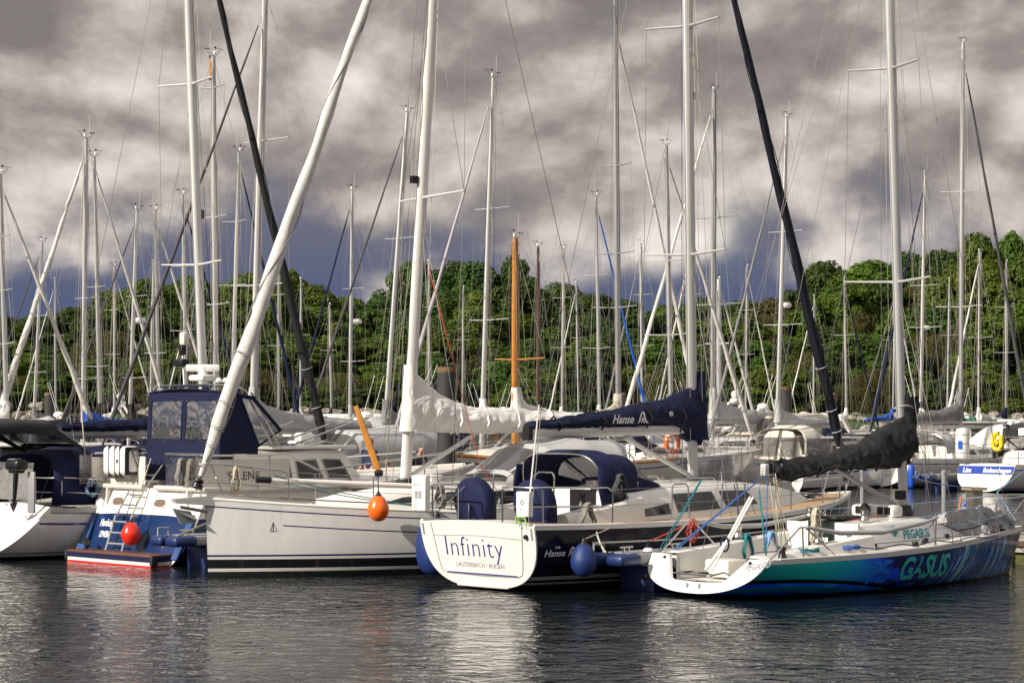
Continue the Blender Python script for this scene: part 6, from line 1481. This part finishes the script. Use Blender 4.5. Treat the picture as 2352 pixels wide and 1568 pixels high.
def fleet():
    W = (SAILC, .085); N_ = (NAVY, .075); D_ = (mat('sail_wrap_dark', (.05, .045, .05), .7), .055); B_ = (BLUEC, .065); Lc = (mat('sail_wrap_lilac', (.42, .38, .42), .7), .065); G = (GREYC, .065)
    bg(18, 64, 400, 1, 'white sloop at the left edge with bow rail and white rolled jib', (545, 668, 790), WHITEC, W, topx=4)
    bg(75, 108, 553, -1, 'small distant sloop with a short mast left of the tall pair', (725, 855), GREYC, D_, topx=93)
    bg(190, 66, 316, -1, 'white sloop with a thick white rolled jib and a bright blue sail cover', (685, 870), BLUEC, (SAILC, .105), topx=197)
    b, h = bg(232, 76, 360, 1, 'white sloop with a black sail cover lettered Hanse', (660, 842), BLACKC, W, topx=219, hoodm=BLACKC)
    xm = h.L*.575; letters(b, 'Hanse', .30, lambda x, y: Vector((xm-3.2+x, -.20, 2.66+y)), INKW, shear=.35, bold=.004)
    bg(295, 82, 480, -1, 'white sloop with a radar dome on its mast and a dark rolled jib', (680, 868), BLACKC, D_, topx=312, radar=735)
    bg(367, 90, 483, 1, 'sloop whose pale mast carries a blue band up its side', (812,), GREYC, W, topx=358)
    bg(430, 84, 447, 1, 'sloop with a navy rolled jib and a mast between two taller ones', (612, 760), NAVY, N_, topx=421)
    bg(497, 63, 128, 1, 'tall sloop with a brown tube reflector near its masthead', (203, 500, 700), WHITEC, None, topx=491, tube=(490, 132))
    bg(530, 82, 345, 1, 'sloop with twin spreaders and a blue rolled jib crossing the white furled sail', (508, 655), LGREYC, (NAVYB, .065), topx=547)
    bg(578, 59, -25, -1, 'tall sloop with a long pale grey sail cover behind the trawler roof', (322, 655), LGREYC, D_, topx=606, L=12, flag=GER, tent=LGREYC)
    bg(803, 90, 436, -1, 'sloop with a small radar dome right of the black furled sail', (663, 830), LGREYC, (NAVY, .06), topx=809, radar=738)
    bg(880, 78, 250, -1, 'sloop whose thin dark forestay slants down left of the white sail cover', (545,), GREYC, D_, topx=950, flag=GER)
    bg(1105, 68, 173, -1, 'white sloop with a leaning mast and a slim lilac rolled jib', (478, 735), WHITEC, Lc, topx=1133)
    bg(1184, 66, 546, -1, 'classic wooden yacht with a varnished orange mast and cap rail', (826,), WHITEC, None, mm=VARN, wood=True, L=11.5, hoodm=None, fb=(1.55, 1.45, 1.95), yfoot_z=1.7, r=.105, hullc=(.62, .57, .48))
    bg(1236, 96, 566, -1, 'old yacht with a dark brown wooden mast', (850,), GREYC, None, mm=BROWN, r=.07, hoodm=None)
    bg(1378, 88, 451, 1, 'sloop with a bright blue rolled jib hanging from its masthead', (633, 800), WHITEC, B_, topx=1369, hoodm=BLUEC)
    bg(1421, 84, -30, 1, 'tall sloop with a beige sail cover left of the lettered navy one', (382, 583, 707), BEIGEC, (SAILC, .085, .93), topx=1413, L=12.5, r=.10, mm=ALUD, tent=LGREYC)
    b, h = bg(1543, 80, 335, 1, 'grey hulled yacht lettered Pärnu on its quarter', (600, 770), GREYC, W, topx=1529, hullc=(.36, .35, .34), L=11.5, fb=(1.45, 1.4, 1.6))
    letters(b, 'Pärnu', .55, hullside(h, 1.9, .72, -1, .02), INKG)
    t = thing('lifebuoy', 'orange lifebuoy on the rail of the grey hulled yacht', 'lifebuoy', world(b, (4.6, -1.75, 1.95)), b.rotation_euler.z)
    q = MB(); q.tube([(cos(k*pi/10)*.34, 0, sin(k*pi/10)*.34) for k in range(21)], .085, 9); obj('ring', q, ORANGE, t)
    for k in range(4):
        q = MB(); q.tube([(cos(k*pi/2+.8+s_)*.34, 0, sin(k*pi/2+.8+s_)*.34) for s_ in (-.1, .1)], .089, 9); obj('band', q, WPLAST, t)
    bg(1637, 90, 206, -1, 'large deck saloon yacht with a beige cockpit tent and pale sail cover', (500, 700), LGREYC, (SAILC, .09), topx=1641, L=14, tent=BEIGEC, fb=(1.5, 1.5, 1.75), stripe=(.01, .01, .012), mm=ALUD)
    bg(1651, 110, 640, 1, 'white masted sloop close behind the large deck saloon yacht', (790,), WHITEC, W, mm=ALUW, r=.12)
    bg(1783, 86, 266, -1, 'sloop with a small radar dome, leaning mast and a grey rolled jib', (531, 746), LGREYC, G, topx=1811, radar=700)
    b, h = bg(2206, 91.5, 96, 1, 'white sloop lettered Tulip in red on its scoop stern', (440, 705), GREYC, (mat('sail_wrap_charcoal', (.07, .07, .075), .7), .085), topx=2214, L=12.3, xmf=.525, boomz=2.7, hoodm=LGREYC, stripe=(.02, .02, .10))
    tr = [c for c in b.children if c.name.startswith('transom')][0]
    letters(tr, 'Tulip', .40, transomside(h, .80, .42, .05), INKR, bold=.012, shear=.15); letters(tr, 'Boltenhagen', .13, transomside(h, -.1, .5, .05), INKG)
    for y, n in ((h.D(0)+.12, 'left'), (-h.D(0)-.12, 'right')):
        fender(world(b, (.3, y, .48)), .15, .95, BLUEF2, 'bright blue cylinder fender on the %s corner of the Tulip stern' % n, world(b, (.8, y*.92, 1.3)), ROPEN, name='cylinder_fender')
    bg(2113, 104, 396, -1, 'sloop with a white radome halfway up its mast and a navy sail cover', (655, 752), NAVY, N_, topx=2128, radar=752)
    bg(2247, 118, 576, -1, 'short masted sloop far right under the tall trees', (775,), WHITEC, W, topx=2251)
    b, h = bg(2428, 85.5, -120, 1, 'white sloop with a royal blue stern band lettered Lisa Boltenhagen', (520, 700), WHITEC, W, L=9.8, hoodm=BLACKC, hullc=(.66, .62, .54), stripe=(.02, .05, .30))
    tr = [c for c in b.children if c.name.startswith('transom')][0]
    q = MB(); q.prism([trans(h, y, z, .04) for y, z in ((h.yat(0, 1.0)-.01, 1.0), (h.yat(0, .70)-.01, .70), (-h.yat(0, .70)+.01, .70), (-h.yat(0, 1.0)+.01, 1.0))], (-.01, 0, 0)); obj('name_band', q, mat('band_royal', (.012, .05, .33), .3), tr)
    letters(tr, 'Lisa', .25, transomside(h, 1.0, .76, .056), INKW, bold=.006); letters(tr, 'Boltenhagen', .25, transomside(h, .1, .76, .056), INKW, bold=.006)
    p = world(b, (.35, 1.0, 1.85)); t = thing('life_raft', 'white cylinder life raft with a blue label on the Lisa stern rail', 'life raft', p, b.rotation_euler.z)
    m = MB(); m.lathe([(.05, -.62), (.24, -.56), (.27, -.45), (.27, .45), (.24, .56), (.05, .62)], (0, 0, 0), (0, 0, 1), 18); obj('canister', m, WPLAST, t)
    for z in (-.35, 0, .35):
        m = MB(); m.lathe([(.278, -.015), (.278, .015)], (0, 0, z), (0, 0, 1), 18); obj('strap', m, GREYT, t)
    m = MB(); m.box((-.262, -.06, -.05), (.03, .16, .32)); obj('label_patch', m, BLUEF2, t)
    p = world(b, (.25, -.62, 1.95)); t = thing('horseshoe_buoy', 'yellow horseshoe buoy on the Lisa stern rail', 'lifebuoy', p, b.rotation_euler.z)
    m = MB(); m.tube([(0, -.15, .24), (0, -.18, -.16), (0, -.09, -.30), (0, .09, -.30), (0, .18, -.16), (0, .15, .24), (0, .05, .30), (0, -.05, .30)], .10, 10); obj('ring', m, YELLOW, t)
    m = MB(); m.lathe([(.0, 0), (.11, .04), (.11, .12), (0, .18)], (-.02, 0, -.05), (-1, 0, 0), 12); obj('lamp', m, GOLD, t)
    # more masts standing in the distance
    far = [(128, 150, 640, -1, NAVY), (262, 128, 610, 1, WHITEC), (345, 140, 600, -1, BLUEC), (462, 135, 590, -1, WHITEC), (640, 122, 560, 1, GREYC), (690, 150, 640, -1, WHITEC), (762, 135, 700, 1, NAVY), (985, 128, 600, -1, WHITEC), (1062, 150, 660, 1, BLUEC),
           (1290, 126, 570, 1, WHITEC), (1330, 150, 650, -1, GREYC), (1475, 122, 560, -1, WHITEC), (1592, 134, 560, -1, NAVY), (1712, 140, 610, 1, WHITEC), (1868, 150, 680, -1, GREYC), (1945, 128, 640, 1, WHITEC), (2050, 140, 660, 1, BLUEC), (2175, 150, 640, -1, WHITEC), (2310, 130, 600, 1, NAVY)]
    cn = {NAVY.name: 'navy', WHITEC.name: 'white', BLUEC.name: 'bright blue', GREYC.name: 'grey'}
    wh = ['at the far left edge', 'behind the tall left pair of masts', 'left of the trawler canopy', 'behind the trawler canopy', 'above the long pale grey sail cover', 'left of the black furled jib', 'right of the black furled jib', 'behind the white sail cover', 'above the thick dark pile', 'left of the beige sail cover',
          'just right of the brown mast', 'left of the lettered navy cover', 'above the lettered navy cover', 'right of the navy cover mast', 'beside the navy rolled jib', 'left of the racing yacht mast', 'behind the racing yacht mast', 'left of the Tulip mast', 'at the far right edge']
    for (px, d, y, s_, c), w_ in zip(far, wh):
        bg(px, d, y, s_, 'distant %s-covered sloop %s' % (cn[c.name], w_), (int(y+(950-y)*.42),) if y > 620 else (int(y+(950-y)*.3), int(y+(950-y)*.6)), c, ((SAILC, NAVY, SAILC, GREYC)[px % 4], .065) if px % 3 else None, topx=px+R.uniform(-8, 8))
fleet()
def motorboat(px, d, sgn, L, label, canopy=None, hullc=(.7, .69, .66), fly=False, black=False, house=False, hd=None, arch=True):
    hx, hy = hd or ((.705, .709) if sgn > 0 else (-.705, -.709)); c = at(px, 950, d)
    b = thing('motor_boat', label, 'motor boat', (c.x-hx*L/2, c.y-hy*L/2, 0), atan2(hy, hx)); B = L*.34; k = L/10
    h = Hull(L, B, .9, (1.0*k, 1.1*k, 1.55*k), .4, 3.2, .1, .9, -.3, p=2.6)
    add_hull(b, h, hullmat('hull_paint', hullc, [(-1, .12, (.02, .02, .03))], [(.2, .26, (.02, .03, .10))])); add_transom(b, h, GEL); add_deck(b, h, DECK); add_toerail(b, h, STEEL, 0, .025, .05)
    z1 = h.deckz(L*.45); hh = 1.25 if house else .95
    rf = Roof(h, [(L*.22, B*.40, B*.36, None, z1+hh), (L*.45, B*.40, B*.35, None, z1+hh+.03), (L*.62, B*.34, B*.26, None, z1+hh*.85), (L*.74, B*.22, B*.10, None, z1+.25)], .06); cr = add_roof(b, rf, GEL if not black else BLACK, 'cabin')
    if house:
        for i in range(4): rf.window(cr, [(L*(.235+.085*i), .42), (L*(.30+.085*i), .42), (L*(.30+.085*i), .84), (L*(.235+.085*i), .84)])
    else: rf.window(cr, [(L*.24, .38), (L*.58, .38), (L*.54, .82), (L*.24, .82)])
    q = MB(); q.rbox((L*.36, 0, z1+hh+.12), (L*.42, B*.84, .08), .03); rt = obj('roof_top', q, WPLAST, cr)
    if fly:
        q = MB(); q.loft([[Vector((L*.2, y, z1+hh+.16)) for y in (-B*.36, 0, B*.36)], [Vector((L*.19, y, z1+hh+.6)) for y in (-B*.36, 0, B*.36)]], False); q.rbox((L*.40, 0, z1+hh+.42), (L*.3, B*.7, .5), .16, seg=3); obj('flybridge', q, WPLAST, cr)
    if arch:
        a = MB(); zz = z1+hh+(.75 if fly else .2); a.tube([(L*.2, B*.36, zz), (L*.17, B*.33, zz+.55), (L*.17, -B*.33, zz+.55), (L*.2, -B*.36, zz)], .07, 8); ar = obj('radar_arch', a, WPLAST, b)
        a = MB(); a.lathe([(.02, 0), (.26, .02), (.28, .12), (.2, .22), (.02, .26)], (L*.17, .1, zz+.6), (0, 0, 1), 14); (a.lathe([(.1, .26), (.19, .32), (.2, .5), (.1, .62), (0, .64)], (L*.17, .1, zz+.6), (0, 0, 1), 12) if fly else None); obj('radar_dome', a, WPLAST, ar)
        for y in (.5, -.5):
            a = MB(); a.tube([(L*.17, y, zz+.55), (L*.12, y, zz+2.2)], .012, 5); obj('antenna', a, WPLAST, ar)
    if canopy is not None:
        z2 = h.deckz(1); hood(b, [(.15, .3, B*.42, z2+.05, z2+1.75*k), (L*.12, L*.12, B*.43, z2+.05, z2+1.9*k), (L*.24, L*.24, B*.40, z2+.2, z1+hh+.22)], canopy, name='cockpit_canopy', tube=False, pw=.42)
        for y0, y1 in ((B*.32, .06), (-.06, -B*.32)):
            q = MB(); q.loft([[Vector((.13+.13*j/2, y0+(y1-y0)*i/4, z2+.45+.85*k*j/2)) for i in range(5)] for j in range(3)], False); w_ = obj('canopy_window', q, CLEARD, b)
        bk = MB(); bk.loft([[Vector((.16, B*.40*(1-2*i/8), z2+.05)) for i in range(9)], [Vector((.29, B*.40*(1-2*i/8), z2+.05+1.6*k*(1-abs(1-2*i/8)**5))) for i in range(9)]], False); obj('canopy_back', bk, canopy, b)
        q = MB(); q.loft([[Vector((L*(.03+.18*i/4), -B*.435-.01, z2+.5+.75*k*j/2)) for i in range(5)] for j in range(3)], False); obj('canopy_window', q, CLEARD, b)
    pulpit(b, h, L*.3, .55, .02)
    return b, h
motorboat(205, 62, 1, 9.5, 'motor boat with a white hardtop and black cabin behind the black bimini', black=True, arch=False, hd=(.93, .36))
motorboat(770, 98, -1, 12.5, 'white flybridge cruiser with a radar dome and blue aft canopy', NAVYB, fly=True, hd=(-.95, -.3))
motorboat(1530, 118, -1, 12, 'white cruiser with a radar arch seen over the lettered navy cover', fly=True, hd=(-.93, .35))
motorboat(1935, 87, 1, 8.8, 'white cabin boat with a cream cockpit tent with two rounded windows', mat('canvas_cream', (.66, .61, .53), .8, var=.1, vs=4, bump=.4, bs=90), arch=False)
motorboat(1945, 104, 1, 10, 'cruiser with a pale grey canopy left of the Tulip sloop', LGREYC)
motorboat(2350, 100, -1, 12, 'white pilothouse cruiser with square dark windows at the right edge', house=True, hd=(-.9, .43))
motorboat(2290, 122, 1, 10, 'motor boat with a green awning below the tall right trees', TEAL)
motorboat(2085, 118, -1, 10, 'motor boat with a clear screened cockpit behind the black sail cover', LGREYC, hd=(-.9, -.43))
motorboat(1690, 128, 1, 11, 'far white cruiser behind the large saloon yacht', fly=True, hd=(.95, .3))
motorboat(1255, 112, 1, 11, 'far white cruiser under the brown mast', hd=(.95, .3))
motorboat(1000, 108, -1, 10.5, 'far white cruiser half hidden by the white sail cover', hd=(-.95, .3))
motorboat(430, 112, 1, 10.5, 'far white cruiser behind the trawler', fly=True, hd=(.95, .3))
motorboat(60, 118, 1, 10.5, 'far white cruiser near the left edge', hd=(.95, .3), canopy=NAVY)
motorboat(905, 74, 1, 10, 'white motor cruiser with a raised wheelhouse right of the varnished pole', house=True, hd=(.85, .53), arch=False)

motorboat(1745, 99, 1, 10.5, 'white cruiser with a grey canopy behind the cream cockpit tent', LGREYC, hd=(.9, .43))
motorboat(2010, 96, 1, 9.5, 'white cruiser with a navy canopy just left of the Tulip sloop', NAVY, hd=(.8, .6))
motorboat(1585, 104, -1, 11, 'white cruiser with a row of dark windows left of the navy cover mast', house=True, hd=(-.95, .3))
motorboat(1360, 106, -1, 10, 'small white cruiser behind the beige sail cover', hd=(-.95, -.3))
motorboat(2240, 106, 1, 11, 'white cruiser with a dark window band right of the Tulip mast', hd=(.95, .3), house=True)
motorboat(660, 82, -1, 10, 'white cruiser with a clear cockpit screen above the trawler roof', LGREYC, hd=(-.95, .3))
motorboat(300, 100, 1, 10, 'far white cruiser with a grey canopy left of the trawler canopy', LGREYC, hd=(.95, .3))
